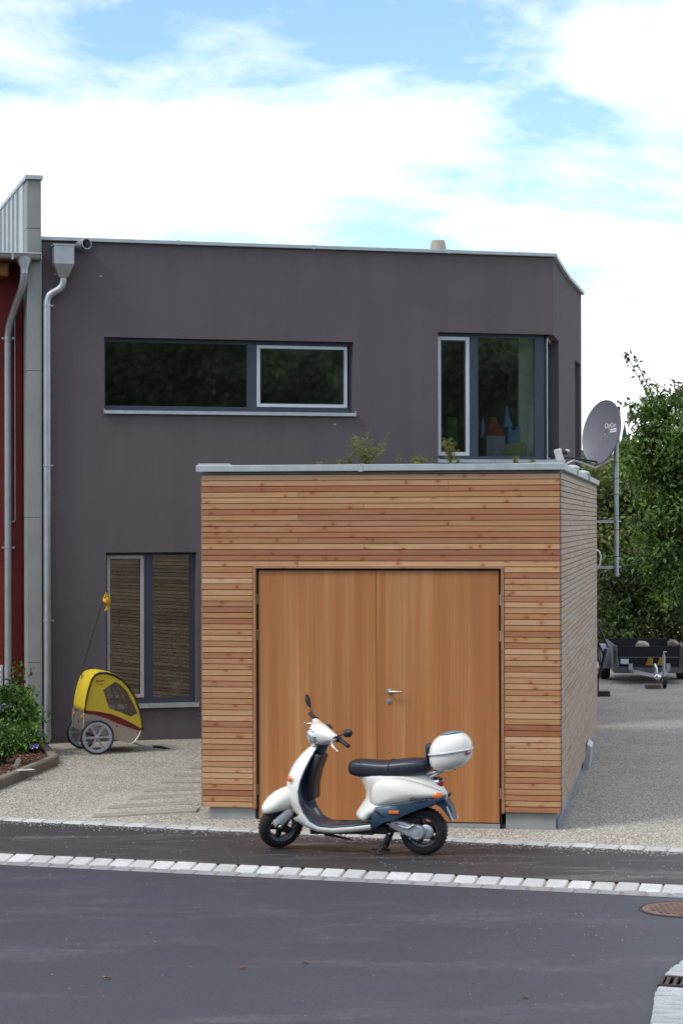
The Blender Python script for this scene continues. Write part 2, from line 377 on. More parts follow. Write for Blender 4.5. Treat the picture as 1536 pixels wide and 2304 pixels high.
tag(rd.build('road', asphalt), kind='structure')
# setts ------------------------------------------------------------
def stone_mesh(lx, ly, h, seed):
    r = random.Random(seed); bm = bmesh.new(); bmesh.ops.create_cube(bm, size=1)
    for v in bm.verts: v.co = Vector((v.co.x * lx + r.uniform(-.006, .006), v.co.y * ly + r.uniform(-.006, .006), v.co.z * h + r.uniform(-.002, .002)))
    bmesh.ops.bevel(bm, geom=bm.edges[:], offset=.010, segments=1, affect='EDGES')
    me = bpy.data.meshes.new('kerb_stone'); bm.to_mesh(me); bm.free(); return me
ang = math.atan2(sd.y, sd.x)
def row(name, start, d, count, pitch, off_n, nrm, mesh_list, z, tilt, m, jit=0.0):
    k = tag(bpy.data.objects.new(name, None), kind='structure'); COL.objects.link(k)
    an_ = math.atan2(d.y, d.x)
    for i in range(count):
        p = start + d * (i * pitch) + nrm * (off_n + random.uniform(-jit, jit))
        o = share('kerb_stone', random.choice(mesh_list), k, (p.x, p.y, z + random.uniform(-.002, .002)), (tilt, 0, an_ + random.uniform(-.012, .012)), (random.uniform(.94, 1.02), 1, 1))
    return k
top_m = [stone_mesh(.178, .19, .10, i) for i in range(4)]; low_m = [stone_mesh(.178, .15, .10, 10 + i) for i in range(4)]; edge_m = [stone_mesh(.205, .16, .10, 20 + i) for i in range(4)]
for me in top_m + edge_m: me.materials.append(granite)
for me in low_m: me.materials.append(granite_grey)
row('kerb', B0 - sd * .5, sd, 40, .187, .095, sn, top_m, -.063, .20, granite)
row('gutter_row', B0 - sd * .41, sd, 40, .187, .27, sn, low_m, ROADZ - .05 + .010, .02, granite_grey)
row('edge_row', A0 - ad * .5, ad, 37, .214, -.045, an, edge_m, -.05 + .016, 0, granite, .008)
mortar = simple('mortar_joint', (.25, .22, .15), .95, 0, .25, 20)
jb = MB()
p0, p1 = B0 - sd * .6, B1 + sd * 1.2
jb.quad(*[Vector((a.x, a.y, z)) for a, z in ((p0, -.010), (p1, -.010), (p1 + sn * .20, ROADZ + .002), (p0 + sn * .20, ROADZ + .002))])
jb.quad(*[Vector((a.x, a.y, ROADZ + .002)) for a in (p0 + sn * .20, p1 + sn * .20, p1 + sn * .352, p0 + sn * .352)])
tag(jb.build('kerb_bed', mortar), kind='structure')

# traffic island in the near right corner: curved kerb of setts round a gully
ip = [gnd(1600, 2139, ROADZ), gnd(1536, 2166, ROADZ), gnd(1505, 2187, ROADZ), gnd(1480, 2212, ROADZ), gnd(1466, 2245, ROADZ), gnd(1458, 2290, ROADZ), gnd(1452, 2340, ROADZ)]
isl = tag(bpy.data.objects.new('island_kerb', None), kind='structure'); COL.objects.link(isl)
def along(pts, step):
    out = []; acc = 0; L = [0]
    for a, b in zip(pts, pts[1:]): L.append(L[-1] + (b - a).length)
    s_ = 0
    while s_ < L[-1]:
        for i in range(len(pts) - 1):
            if L[i] <= s_ <= L[i + 1]:
                f = (s_ - L[i]) / (L[i + 1] - L[i]); out.append((pts[i].lerp(pts[i + 1], f), (pts[i + 1] - pts[i]).normalized(), s_)); break
        s_ += step
    return out
isl_m = [stone_mesh(.076, .23, .10, 40 + i) for i in range(3)]
for me in isl_m: me.materials.append(granite_w)
gp = gnd(1512, 2216, ROADZ); st_list = along(ip, .122)
for p, d, s_ in st_list:
    nrm = Vector((-d.y, d.x, 0)); nrm = nrm if nrm.x > 0 or nrm.y > 0 and abs(nrm.x) < .1 else -nrm
    c = p + nrm * .13
    if abs(p.y - gnd(1475, 2218, ROADZ).y) < .15: continue
    share('kerb_stone', random.choice(isl_m), isl, (c.x, c.y, ROADZ - .012), (random.uniform(-.03, .03), random.uniform(-.03, .03), math.atan2(d.y, d.x)))
fill = [p + Vector((.20, .06, 0)) for p, d, s_ in st_list[::2]]
ib = MB(); top = [Vector((p.x, p.y, ROADZ + .02)) for p in fill] + [Vector((4, 12, ROADZ + .02)), Vector((4, 14.6, ROADZ + .02))]
ib.add(top, [tuple(range(len(top)))]); tag(ib.build('island_bed', gravel_m), kind='structure')
g_o = thing('gully_grate', 'rusty slotted drain grate set into the curved kerb', 'drain grate', (gp.x + .09, gp.y, ROADZ + .012), R(-14))
rust = simple('rusty_iron', (.075, .05, .045), .7, .5, .35, 30)
b = MB(); b.box(-.17, .17, -.14, .14, -.03, -.012); b.build('tray', black_gap, g_o)
b = MB()
for x0, x1, y0, y1 in ((-.17, .17, .115, .14), (-.17, .17, -.14, -.115), (-.17, -.145, -.115, .115), (.145, .17, -.115, .115)): b.box(x0, x1, y0, y1, -.011, .012)
b.build('frame', rust, g_o)
bar = MB(); bar.box(-.012, .012, -.114, .114, -.010, .010); bm0 = bar.build('bar', rust, g_o).data
bpy.data.objects['bar'].location = (-.12, 0, 0)
for i in range(1, 6): share('bar', bm0, g_o, (-.12 + .048 * i, 0, 0))
# manhole cover
mp = gnd(1534, 2047, ROADZ)
mh = thing('manhole_cover', 'round rust brown manhole cover in the asphalt road', 'manhole cover', (mp.x, mp.y, ROADZ + .004))
mh_m = simple('weathered_iron', (.20, .125, .10), .75, .2, .3, 25)
b = MB(); b.lathe([(.30, -.02), (.30, .002), (.275, .004), (.27, 0), (.0001, 0)], (0, 0, 0), (0, 0, 1), 40); b.build('cover_plate', mh_m, mh)
b = MB(); b.lathe([(.325, -.02), (.325, .003), (.308, .004), (.304, -.02)], (0, 0, 0), (0, 0, 1), 40, True); b.build('ring_frame', rust, mh)
b = MB()
for i in range(-5, 6):
    for j in range(-5, 6):
        if math.hypot(i, j) < 5.1: b.box(i * .045 - .013, i * .045 + .013, j * .045 - .013, j * .045 + .013, -.001, .009)
tag(b.build('stud_pattern', mh_m, mh), kind='stuff')

# loose stones: gravel and grit ---------------------------------------
OCT_V = np.array([(1, 0, 0), (-1, 0, 0), (0, 1, 0), (0, -1, 0), (0, 0, 1), (0, 0, -1)], float)
OCT_F = np.array([(0, 2, 4), (2, 1, 4), (1, 3, 4), (3, 0, 4), (2, 0, 5), (1, 2, 5), (3, 1, 5), (0, 3, 5)])
def pebbles(name, pts, r0, r1, m, flat=.6):
    n = len(pts); rr = rng.uniform(r0, r1, n)[:, None, None] * rng.uniform(.7, 1.25, (n, 1, 3)) * np.array([1, 1, flat])
    th = rng.uniform(0, 2 * PI, n); v = OCT_V[None] * rr * rng.uniform(.75, 1.2, (n, 6, 1))
    c, s_ = np.cos(th)[:, None], np.sin(th)[:, None]
    v = np.stack([v[..., 0] * c - v[..., 1] * s_, v[..., 0] * s_ + v[..., 1] * c, v[..., 2]], -1) + np.array(pts)[:, None, :]
    f = (OCT_F[None] + (np.arange(n) * 6)[:, None, None]).reshape(-1, 3)
    me = bpy.data.meshes.new(name); me.from_pydata(v.reshape(-1, 3).tolist(), [], f.tolist()); me.materials.append(m)
    o = bpy.data.objects.new(name, me); COL.objects.link(o); return tag(o, kind='stuff')

# ================================================================== garage clad in larch boards
ga = R(-8.98)
garage = thing('garage', 'flat roofed garage clad in horizontal larch boards with double wooden doors', 'garage', (-1.327, 20.57, 0), ga)
GW, GD = 3.394, 8.4
PITCH_B, BH = .0545, .0475
core = MB(); core.box(.012, .50, .012, .10, .160, 3.32); core.box(2.866, GW - .012, .012, .10, .160, 3.32); core.box(.5, 2.866, .012, .10, 2.45, 3.32)
core.box(.012, .10, .1, GD, .160, 3.32); core.box(GW - .10, GW - .012, .1, GD, .160, 3.32); core.box(.1, GW - .1, GD - .1, GD, .02, 3.32)
core.build('wall_core', black_gap, garage)
fl = MB(); fl.box(.1, GW - .1, .1, GD - .1, -.02, .03); fl.build('floor_slab', concrete, garage)
rf = MB(); rf.box(.0, GW, .0, GD, 3.325, 3.345); rf.build('roof', concrete, garage)
bcache = {}
def board(L, x, y, z, rz, m, key):
    k = (round(L, 3), key)
    if k not in bcache:
        bb = MB(); bb.box(0, L, -.024, 0, 0, BH); o = bb.build('board', m, garage); bcache[k] = o.data
        o.location = (x, y, z); o.rotation_euler = (0, 0, rz); return o
    return share('board', bcache[k], garage, (x, y, z), (0, 0, rz))
rows = 58
for i in range(rows):
    z = .163 + i * PITCH_B
    j = random.uniform(-.0015, .0015)
    if i < 42:
        board(.488, 0, .010 + j, z, 0, larch, 'f'); board(GW - 2.878, 2.878, .010 + j, z, 0, larch, 'f')
    else:
        cut = random.choice((0, 0, 1.56, 2.36, .93)) if i < 57 else 0
        if cut: board(cut - .0015, 0, .010 + j, z, 0, larch, 'f'); board(GW - cut - .0015, cut + .0015, .010 - j, z, 0, larch, 'f')
        else: board(GW, 0, .010 + j, z, 0, larch, 'f')
    cut = random.choice((2.4, 3.6, 4.8, 3.0, 5.4))
    board(cut - .002, GW - .010 - j, .012, z, PI / 2, larch_grey, 's'); board(GD - .014 - cut, GW - .010 + j, .012 + cut + .002, z, PI / 2, larch_grey, 's')
    board(GD - .012, .010 + j, GD, z, -PI / 2, larch_brown, 'l')
sb = MB()
for i in range(rows):
    z = .163 + i * PITCH_B + BH / 2
    for x in ((.085, .43, 2.93, 3.27) if i < 42 else (.085, .43, .66, 1.27, 1.88, 2.35, 2.93, 3.27)):
        x += random.uniform(-.006, .006); zz3 = z + random.uniform(-.004, .004); sb.add([(x + .0048 * math.cos(2 * PI * k / 6), -.0165, zz3 + .0048 * math.sin(2 * PI * k / 6)) for k in range(6)], [(5, 4, 3, 2, 1, 0)])
tag(sb.build('screws', simple('screw_steel', (.30, .27, .24), .4, .6), garage), kind='stuff')
# trim round the opening
b = MB(); b.box(.494, .520, -.022, .10, .150, 2.432); b.build('trim', larch_trim, garage)
b = MB(); b.box(2.848, 2.874, -.022, .10, .150, 2.432); b.build('trim', larch_trim, garage)
b = MB(); b.box(.494, 2.874, -.024, .10, 2.433, 2.450); b.build('trim', larch_trim, garage)
b = MB(); b.box(.5205, .5385, .028, .12, .0, 2.432); b.box(2.8295, 2.8475, .028, .12, .0, 2.432); b.box(.5385, 2.8295, .028, .12, 2.415, 2.432); b.build('door_frame', black_gap, garage)
b = MB(); b.box(.5385, 2.8295, .005, .09, .0, .046); b.build('threshold', concrete, garage)
def leaf(x0, x1, name='door_leaf'):
    b = MB(); b.box(0, x1 - x0, .012, .055, 0, 2.355); o = b.build(name, veneer, garage, bevel=.003); o.location = (x0, 0, .056); return o
d1 = leaf(.5425, 1.6695); d2 = leaf(1.6735, 2.8255)
steel = simple('brushed_steel', (.55, .56, .56), .3, .9, .05)
# lever handle and key plate on the right leaf
hb = MB(); hx, hz = 1.795 - 1.6735, 1.275 - .056
hb.lathe([(.026, 0), (.026, .008), (.011, .010), (.010, .05)], (hx, .012, hz), (0, -1, 0), 18); hb.tube([(hx, -.03, hz), (hx + .02, -.042, hz), (hx + .125, -.042, hz + .001)], .0095, 10); hb.build('handle', steel, d2, smooth=40)
hb = MB(); hb.lathe([(.026, 0), (.026, .008), (.008, .009), (.008, .016)], (hx - .004, .012, hz - .092), (0, -1, 0), 18); hb.build('lock', steel, d2, smooth=40)
hb = MB(); hb.box(hx - .008, hx, .0, .004, hz - .108, hz - .092); hb.build('keyhole', black_gap, d2)
for x, leaf_o, x0 in ((.530, d1, .5425), (2.838, d2, 1.6735)):
    for z in (2.14, 1.80, .33):
        hb = MB(); hb.tube([(x - x0, .012, z - .056 - .05), (x - x0, .012, z - .056 + .05)], .0075, 8); hb.build('hinge', steel, leaf_o, smooth=40)
# concrete plinth
b = MB(); b.box(.060, .505, .03, .16, -.05, .158); b.build('plinth', concrete, garage)
b = MB(); b.box(2.884, 3.345, .03, .16, -.05, .158); b.build('plinth', concrete, garage)
b = MB(); b.box(3.25, 3.350, .162, GD - .1, -.05, .157); b.box(.05, .14, .162, GD - .1, -.05, .157); b.build('plinth', concrete, garage)
membrane = simple('blue_membrane', (.16, .25, .34), .6, 0, .2, 8)
b = MB(); b.box(3.352, 3.362, .15, GD - .4, -.03, .075); b.build('foundation_membrane', membrane, garage)
# coping
b = MB(); b.box(-.048, GW + .050, -.060, .28, 3.350, 3.412); b.build('coping', zinc, garage, bevel=.004)
b = MB(); b.box(GW - .28, GW + .048, .282, GD + .06, 3.350, 3.410); b.build('coping', zinc, garage, bevel=.004)
b = MB(); b.box(-.046, .28, .282, GD + .06, 3.350, 3.410); b.build('coping', zinc, garage, bevel=.004)
b = MB(); b.prism([(-.05, .0, 3.413), (-.04, .0, 3.432), (.25, .0, 3.432), (.285, .0, 3.413)], (0, .05, 0)); b.build('coping_joint', zinc, garage)
b = MB(); b.box(1.515, 1.555, -.064, .281, 3.345, 3.4165); b.build('coping_joint', alu_sill, garage)
b = MB(); b.prism([(3.05, .0, 3.413), (GW + .05, .0, 3.44), (GW + .05, .0, 3.413)], (0, .06, 0)); b.build('coping_joint', zinc, garage)
for y, w in ((2.3, .10), (5.1, .10)):
    b = MB(); b.box(GW - .06, GW + .066, y, y + w, 3.346, 3.4155); b.build('coping_joint', zinc, garage)
b = MB(); b.ell((GW - .02, 2.6, 3.43), (.09, .14, .035)); b.ell((GW - .02, 5.0, 3.43), (.09, .12, .035)); b.build('coping_pebbles', granite, garage, smooth=180)
b = MB(); b.box(.25, GW - .25, .26, GD - .2, 3.345, 3.39); b.build('roof_substrate', simple('roof_soil', (.10, .08, .05), .95, 0, .3, 20), garage)
gw_M = Matrix.Translation((-1.327, 20.57, 0)) @ Matrix.Rotation(ga, 4, 'Z')
def G(x, y, z): return gw_M @ Vector((x, y, z))

# ================================================================== dark rendered house
ha = R(15.5); HO = Vector((-3.70, 28.16, 0))
house = thing('dark_house', 'dark purple grey rendered flat roofed house behind the garage', 'house', HO, ha)
h_M = Matrix.Translation(HO) @ Matrix.Rotation(ha, 4, 'Z'); h_inv = h_M.inverted()
def HL(p): return h_inv @ Vector(p)
def wall(name, L0, L1, Z0, Z1, th, opens, m, parent, M=None, inner=None):
    xs = sorted({L0, L1, *[o[0] for o in opens], *[o[1] for o in opens]}); zs = sorted({Z0, Z1, *[o[2] for o in opens], *[o[3] for o in opens]})
    xs = [x for x in xs if L0 <= x <= L1]; zs = [z for z in zs if Z0 <= z <= Z1]
    def solid(i, j):
        if i < 0 or j < 0 or i >= len(xs) - 1 or j >= len(zs) - 1: return False
        cx, cz = (xs[i] + xs[i + 1]) / 2, (zs[j] + zs[j + 1]) / 2
        return not any(o[0] < cx < o[1] and o[2] < cz < o[3] for o in opens)
    b = MB((lambda p: M @ p) if M is not None else None)
    for i in range(len(xs) - 1):
        for j in range(len(zs) - 1):
            if not solid(i, j): continue
            x0, x1, z0, z1 = xs[i], xs[i + 1], zs[j], zs[j + 1]
            b.quad((x0, 0, z0), (x1, 0, z0), (x1, 0, z1), (x0, 0, z1)); b.quad((x1, th, z0), (x0, th, z0), (x0, th, z1), (x1, th, z1))
            if not solid(i - 1, j): b.quad((x0, th, z0), (x0, 0, z0), (x0, 0, z1), (x0, th, z1))
            if not solid(i + 1, j): b.quad((x1, 0, z0), (x1, th, z0), (x1, th, z1), (x1, 0, z1))
            if not solid(i, j - 1): b.quad((x0, th, z0), (x1, th, z0), (x1, 0, z0), (x0, 0, z0))
            if not solid(i, j + 1): b.quad((x0, 0, z1), (x1, 0, z1), (x1, th, z1), (x0, th, z1))
    return b.build(name, m, parent, fix=False)
W1 = (.614, 4.012, 4.345, 5.315); W2 = (5.217, 6.95, 3.722, 5.478); W3 = (.630, 1.840, .465, 2.480)
wall('wall', -.225, 6.90, -.1, 6.56, .32, [W1, (W2[0], 6.90, W2[2], W2[3]), W3], stucco, house)
sp = [HL((p.x, p.y, 0)) for p in (h_M @ Vector((6.90, 0, 0)), at(1258, 1175, 31.2), at(1276, 1175, 32.7), at(1308, 1175, 35.0))]
for i in range(3):
    d = (sp[i + 1] - sp[i]).normalized(); L = (sp[i + 1] - sp[i]).length
    M = Matrix.Translation((sp[i].x, sp[i].y, 0)) @ Matrix(((d.x, -d.y, 0, 0), (d.y, d.x, 0, 0), (0, 0, 1, 0), (0, 0, 0, 1)))
    ops = [(-1, 1.12, W2[2], W2[3])] if i == 0 else ([(1.25, 2.15, 3.7, 5.42)] if i == 2 else [])
    wall('wall', 0.0, L, -.1, 6.56, .30, [(max(0, o[0]), *o[1:]) for o in ops], stucco, house, M)
    cb = MB(lambda p, M=M: M @ p); cb.box(-.03 if i else .0, L + (.05 if i == 2 else 0), -.05, .30, 6.562, 6.607 + .002 * i); cb.build('coping', zinc, house)
    if i == 0: side_M = M
    if i == 2:
        wb = MB(lambda p, M=M: M @ p); wb.box(1.251, 2.149, .10, .15, 3.701, 5.419); wb.build('window', frame_dark, house)
# far closing wall, and an unseen roof slab added to keep light out
bk = MB(); bk.quad((-.2, 8, -.1), (7.6, 8, -.1), (7.6, 8, 6.5), (-.2, 8, 6.5)); bk.build('wall', stucco, house)
rp = [(-.2, .05, 6.45), (6.85, .05, 6.45), (sp[3].x - .1, sp[3].y, 6.45), (sp[3].x - .1, 8, 6.45), (-.2, 8, 6.45)]
rb = MB(); rb.prism(rp, (0, 0, .08)); rb.build('roof', zinc, house)
b = MB(); b.box(-.215, 6.945, -.045, .33, 6.560, 6.6065); b.build('coping', zinc, house, bevel=.003)
for x in (1.60, 3.45, 5.36):
    b = MB(); b.box(x - .02, x + .02, -.050, .2, 6.555, 6.612); b.build('coping_joint', zinc, house)
pv = HL(at(985, 560, 31.6))
b = MB(); b.lathe([(.118, -.10), (.118, .0), (.098, .10), (.09, .105)], (pv.x, pv.y, pv.z + .02), (0, 0, 1), 20); b.build('roof_vent', simple('beige_vent', (.42, .38, .32), .7), house, smooth=40)

# windows: frame > sash, pane, sill
def bars(b, x0, x1, z0, z1, w, y0, y1, wb=None, wt=None):
    wb = w if wb is None else wb; wt = w if wt is None else wt
    b.box(x0, x0 + w, y0, y1, z0, z1); b.box(x1 - w, x1, y0, y1, z0, z1); b.box(x0 + w, x1 - w, y0, y1, z0, z0 + wb); b.box(x0 + w, x1 - w, y0, y1, z1 - wt, z1)
def sill(parent, x0, x1, z, d=.045):
    b = MB(); b.prism([(x0, -d, z - .042), (x0, -d, z), (x0, .118, z + .012), (x0, .118, z + .004), (x0, -d + .006, z - .010), (x0, -d + .006, z - .042)], (x1 - x0, 0, 0)); b.build('sill', alu_sill, parent)
    for x in (x0 - .004, x1):
        b = MB(); b.box(x, x + .008, -d - .003, .10, z - .044, z + .022); b.build('sill_cap', alu_sill, parent)
def pane(parent, x0, x1, z0, z1, y):
    b = MB(); b.box(x0, x1, y, y + .006, z0, z1); return b.build('pane', glass_up if z0 > 3 else glass, parent)
def sash(parent, x0, x1, z0, z1, w, y0=.095, m=None):
    b = MB(); bars(b, x0, x1, z0, z1, w, y0, .145); s_ = b.build('sash', m or sash_light, parent, bevel=.004)
    b = MB(); bars(b, x0 + w, x1 - w, z0 + w, z1 - w, .012, .118, .144); b.build('glazing_bead', frame_dark, parent)
b = MB(); bars(b, W1[0] + .001, W1[1] - .001, W1[2], W1[3] - .001, .028, .10, .17, .075, .05); b.box(2.56, 2.690, .102, .168, W1[2] + .075, W1[3] - .05)
w1 = b.build('window', frame_dark, house); sash(w1, 2.693, 3.955, 4.424, 5.258, .044); pane(w1, .64, 2.562, 4.415, 5.268, .135); pane(w1, 2.73, 3.92, 4.46, 5.22, .132); sill(w1, .606, 4.030, 4.349)
b = MB(); bars(b, W2[0] + .001, 6.80, W2[2], W2[3] - .001, .028, .10, .17, .06, .05); b.box(5.700, 5.830, .102, .168, W2[2] + .06, W2[3] - .05); b.box(6.665, 6.775, .101, .169, W2[2] + .06, W2[3] - .05)
w2 = b.build('window', frame_dark, house); sash(w2, 5.240, 5.702, 3.784, 5.428, .050); pane(w2, 5.82, 6.67, 3.775, 5.43, .135); pane(w2, 5.28, 5.665, 3.83, 5.38, .132); sill(w2, 5.210, 6.93, 3.728)
# glazed return of the corner window
sM = side_M
b = MB(lambda p: sM @ p); bars(b, .13, 1.118, W2[2], W2[3] - .002, .07, .10, .17, .06, .05); b.build('corner_return', frame_dark, w2)
b = MB(lambda p: sM @ p); b.box(.19, 1.06, .13, .136, W2[2] + .05, W2[3] - .05); b.build('pane', glass, w2)
b = MB(lambda p: sM @ p); b.box(.108, .122, .085, .10, W2[2] + .02, W2[3] - .05); b.build('corner_trim', alu_sill, w2)
b = MB(); bars(b, W3[0] + .001, W3[1] - .001, W3[2], W3[3] - .001, .030, .10, .17, .085, .035); b.box(1.150, 1.272, .102, .168, W3[2] + .085, W3[3] - .035)
w3 = b.build('window', frame_dark, house); sash(w3, .658, 1.152, .555, 2.442, .046, m=simple('beige_sash', (.44, .41, .38), .45)); pane(w3, 1.265, 1.815, .545, 2.448, .135); pane(w3, .70, 1.11, .60, 2.40, .132); sill(w3, .640, 1.858, .470)
b = MB(); b.box(1.776, 1.808, .098, .14, .55, 2.44); b.build('glazing_bead', frame_dark, w3)
# rooms behind the glass
def room(x0, x1, y0, y1, z0, z1):
    b = MB(); b.box(x0, x1, y0, y1, z0, z1)
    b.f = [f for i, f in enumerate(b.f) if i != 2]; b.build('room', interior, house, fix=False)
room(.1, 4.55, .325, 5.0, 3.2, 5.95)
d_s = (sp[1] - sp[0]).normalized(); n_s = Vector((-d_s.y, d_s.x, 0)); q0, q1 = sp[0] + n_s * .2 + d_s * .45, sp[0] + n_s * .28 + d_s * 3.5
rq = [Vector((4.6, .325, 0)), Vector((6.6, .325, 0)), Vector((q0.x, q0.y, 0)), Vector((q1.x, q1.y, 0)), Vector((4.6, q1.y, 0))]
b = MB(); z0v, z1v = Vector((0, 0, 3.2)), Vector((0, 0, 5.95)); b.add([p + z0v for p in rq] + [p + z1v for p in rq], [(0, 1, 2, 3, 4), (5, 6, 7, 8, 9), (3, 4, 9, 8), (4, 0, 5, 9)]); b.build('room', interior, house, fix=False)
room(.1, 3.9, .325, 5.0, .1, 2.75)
b = MB(); b.box(6.57, 6.79, .50, .54, 3.21, 5.94); b.build('interior_wall', interior_pale, house)
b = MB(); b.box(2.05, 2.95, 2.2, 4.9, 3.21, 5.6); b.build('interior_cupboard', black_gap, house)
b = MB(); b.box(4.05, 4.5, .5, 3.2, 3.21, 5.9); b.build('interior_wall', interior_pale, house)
# small fixing plugs left in the render
for x, z in ((.568, 6.11), (-.03, 6.12), (3.749, 4.195)):
    b = MB(); b.ell((x, -.004, z), (.022, .006, .014), 8, 5); b.build('render_patch', concrete, house)
# rain hopper, overflow and downpipe
b = MB()
def rrect(x0, x1, y0, y1, z): return [(x0, y0, z), (x1, y0, z), (x1, y1, z), (x0, y1, z)]
b.loft([rrect(-.075, .185, -.235, -.005, 6.235), rrect(-.075, .185, -.235, -.005, 6.47)]); b.loft([rrect(.0, .115, -.17, -.05, 6.065), rrect(-.074, .184, -.234, -.006, 6.234)])
b.build('rain_hopper', galv, house)
b = MB(); b.box(-.088, .198, -.248, -.002, 6.471, 6.492); b.build('hopper_rim', galv, house)
b = MB(); b.tube([(.058, -.11, 6.10), (.058, -.11, 6.02), (.045, -.105, 5.96), (-.0, -.10, 5.91), (-.075, -.095, 5.87), (-.125, -.09, 5.83), (-.148, -.09, 5.76), (-.150, -.09, 5.6), (-.150, -.09, .02)], .050, 14); dp = b.build('downpipe', galv, house, smooth=50)
for z in (5.70, 3.62, 1.60):
    b = MB(); b.lathe([(.051, -.016), (.056, -.014), (.056, .014), (.051, .016)], (-.150, -.09, z), (0, 0, 1), 14); b.box(-.092, -.070, -.10, -.08, z - .012, z + .012); b.box(-.16, -.14, -.04, .0, z - .01, z + .01); b.build('pipe_bracket', galv, dp)
b = MB(); q = Vector((.29, 0, 6.50)); dd = Vector((.12, -.30, .02)); b.lathe([(.072, .0), (.072, .22), (.064, .22), (.064, .05), (.0001, .05)], q - dd * .1, dd, 18); b.build('overflow_pipe', galv, house, smooth=40)

# party wall between the two houses
pw = thing('party_wall', 'tall grey party wall between the red and the dark house', 'wall', HO, ha)
zz_ = [0, 1.06, 2.945, 4.85, 6.70, 7.335]
for a, c_ in zip(zz_, zz_[1:]):
    b = MB(); b.box(-.404, -.229, -.075, 0.30, a + .003, c_ - .003); b.build('panel', fibre, pw, bevel=.003)
b = MB(); b.box(-.398, -.236, -.068, 7, -.1, 7.33); b.build('core', dark_metal, pw)
b = MB(); b.box(-.228, -.222, -.08, .0, .0, 7.335); b.build('edge_profile', alu_sill, pw)
b = MB(); b.box(-.43, -.20, -.11, 7.02, 7.336, 7.392); b.build('cap', zinc, pw, bevel=.003)
for i in range(9):
    y0 = .305 + .48 * i
    b = MB(); b.box(-.412, -.4, y0, y0 + .474, 6.30, 7.334); b.build('sheet', zinc, pw)
    b = MB(); b.box(-.440, -.4, y0 + .4745, y0 + .4795, 6.30, 7.334); b.build('seam', zinc, pw)
# red neighbouring house
rh = thing('red_house', 'red painted house cut by the left picture edge, with gutter', 'house', HO, ha)
b = MB(); b.box(-6, -.405, .42, 7, -.1, 6.28); b.build('wall', red_render, rh)
b = MB(); b.prism([(-6, -.05, 6.325), (-6, -.05, 6.365), (-6, 6.8, 6.95), (-6, 6.8, 6.90)], (5.594, 0, 0)); b.build('roof', zinc, rh)
soffit = simple('orange_soffit', (.24, .085, .02), .7, 0, .2, 6)
b = MB(); b.box(-6, -.41, -.03, .42, 6.275, 6.30); b.build('soffit', soffit, rh)
b = MB(); b.box(-.86, -.62, .02, .44, 6.08, 6.275); b.build('rafter', soffit, rh, bevel=.03, seg=2)
gut = [(math.cos(PI + PI * k / 10) * .075, math.sin(PI + PI * k / 10) * .075) for k in range(11)]
rings = [[Vector((x, -.15 + u, 6.355 + v)) for u, v in gut] + [Vector((x, -.15 + u * .93, 6.357 + v * .93)) for u, v in reversed(gut)] for x in (-6, -.235)]
b = MB(); b.loft(rings); gu = b.build('gutter', galv, rh, smooth=40)
b = MB(); b.tube([(-6, -.228, 6.356), (-.235, -.228, 6.356)], .011, 8); b.build('gutter_bead', galv, gu)
b = MB(); b.box(-.242, -.234, -.222, -.078, 6.285, 6.36); b.build('gutter_end', galv, gu)
b = MB(); b.box(-.625, -.598, -.236, -.07, 6.272, 6.374); b.build('gutter_bracket', galv, gu)
b = MB(); b.loft([[Vector((-.45 + r * math.cos(2 * PI * k / 14) * q_, -.15 + r * math.sin(2 * PI * k / 14), z)) for k in range(14)] for r, q_, z in ((.07, 1.55, 6.335), (.068, 1.5, 6.28), (.056, 1, 6.17), (.055, 1, 6.10))]); b.build('gutter_outlet', galv, rh, smooth=50)
b = MB(); b.tube([(-.45, -.15, 6.16), (-.455, -.14, 6.02), (-.475, -.05, 5.90), (-.53, .15, 5.70), (-.585, .28, 5.50), (-.605, .33, 5.35), (-.608, .34, 5.1), (-.608, .34, .62)], .052, 14); rdp = b.build('downpipe', galv, rh, smooth=50)
b = MB(); b.lathe([(.055, 0), (.062, -.03), (.066, -.06), (.058, -.06)], (-.608, .34, .64), (0, 0, 1), 14); b.build('pipe_shoe', galv, rdp, smooth=50)
for z in (5.3, 2.55):
    b = MB(); b.lathe([(.053, -.016), (.059, -.014), (.059, .014), (.053, .016)], (-.608, .34, z), (0, 0, 1), 14); b.box(-.55, -.52, .33, .35, z - .014, z + .014); b.box(-.69, -.66, .33, .35, z - .014, z + .014); b.build('pipe_bracket', galv, rdp)
b = MB(); b.tube([(-.505, .40, 5.7), (-.505, .40, 2.92), (-.52, .40, 2.89), (-.60, .40, 2.885)], .011, 8); b.build('conduit', alu_sill, rh)
b = MB(); b.box(-1.12, -.672, .395, .419, .585, 1.005); lv = b.build('louvre_vent', simple('white_louvre', (.62, .64, .64), .5), rh)
for k in range(6):
    b = MB(); z = .61 + k * .062; b.prism([(-1.09, .394, z), (-1.09, .374, z + .006), (-1.09, .380, z + .012), (-1.09, .394, z + .055)], (.395, 0, 0)); b.build('slat', lv.data.materials[0], lv)

# ================================================================== scooter
SO = Vector((.70, 18.57, .004)); SF = Vector((-.956, .293, 0)).normalized(); SB = Vector((-SF.y, SF.x, 0))
scooter = thing('scooter', 'cream white motor scooter with dark blue trim parked on the sidewalk', 'scooter', SO, math.atan2(SF.y, SF.x))
def S(px, py, b=0.0):
    P = SO + SB * b; a, z = on_plane(px, py, P, SF); return a, z - SO.z
def s3(px, py, b): a, c_ = S(px, py, b); return Vector((a, b, c_))
def serp(t, n): c_, s_ = math.cos(t), math.sin(t); return (math.copysign(abs(c_) ** (2 / n), c_), math.copysign(abs(s_) ** (2 / n), s_))

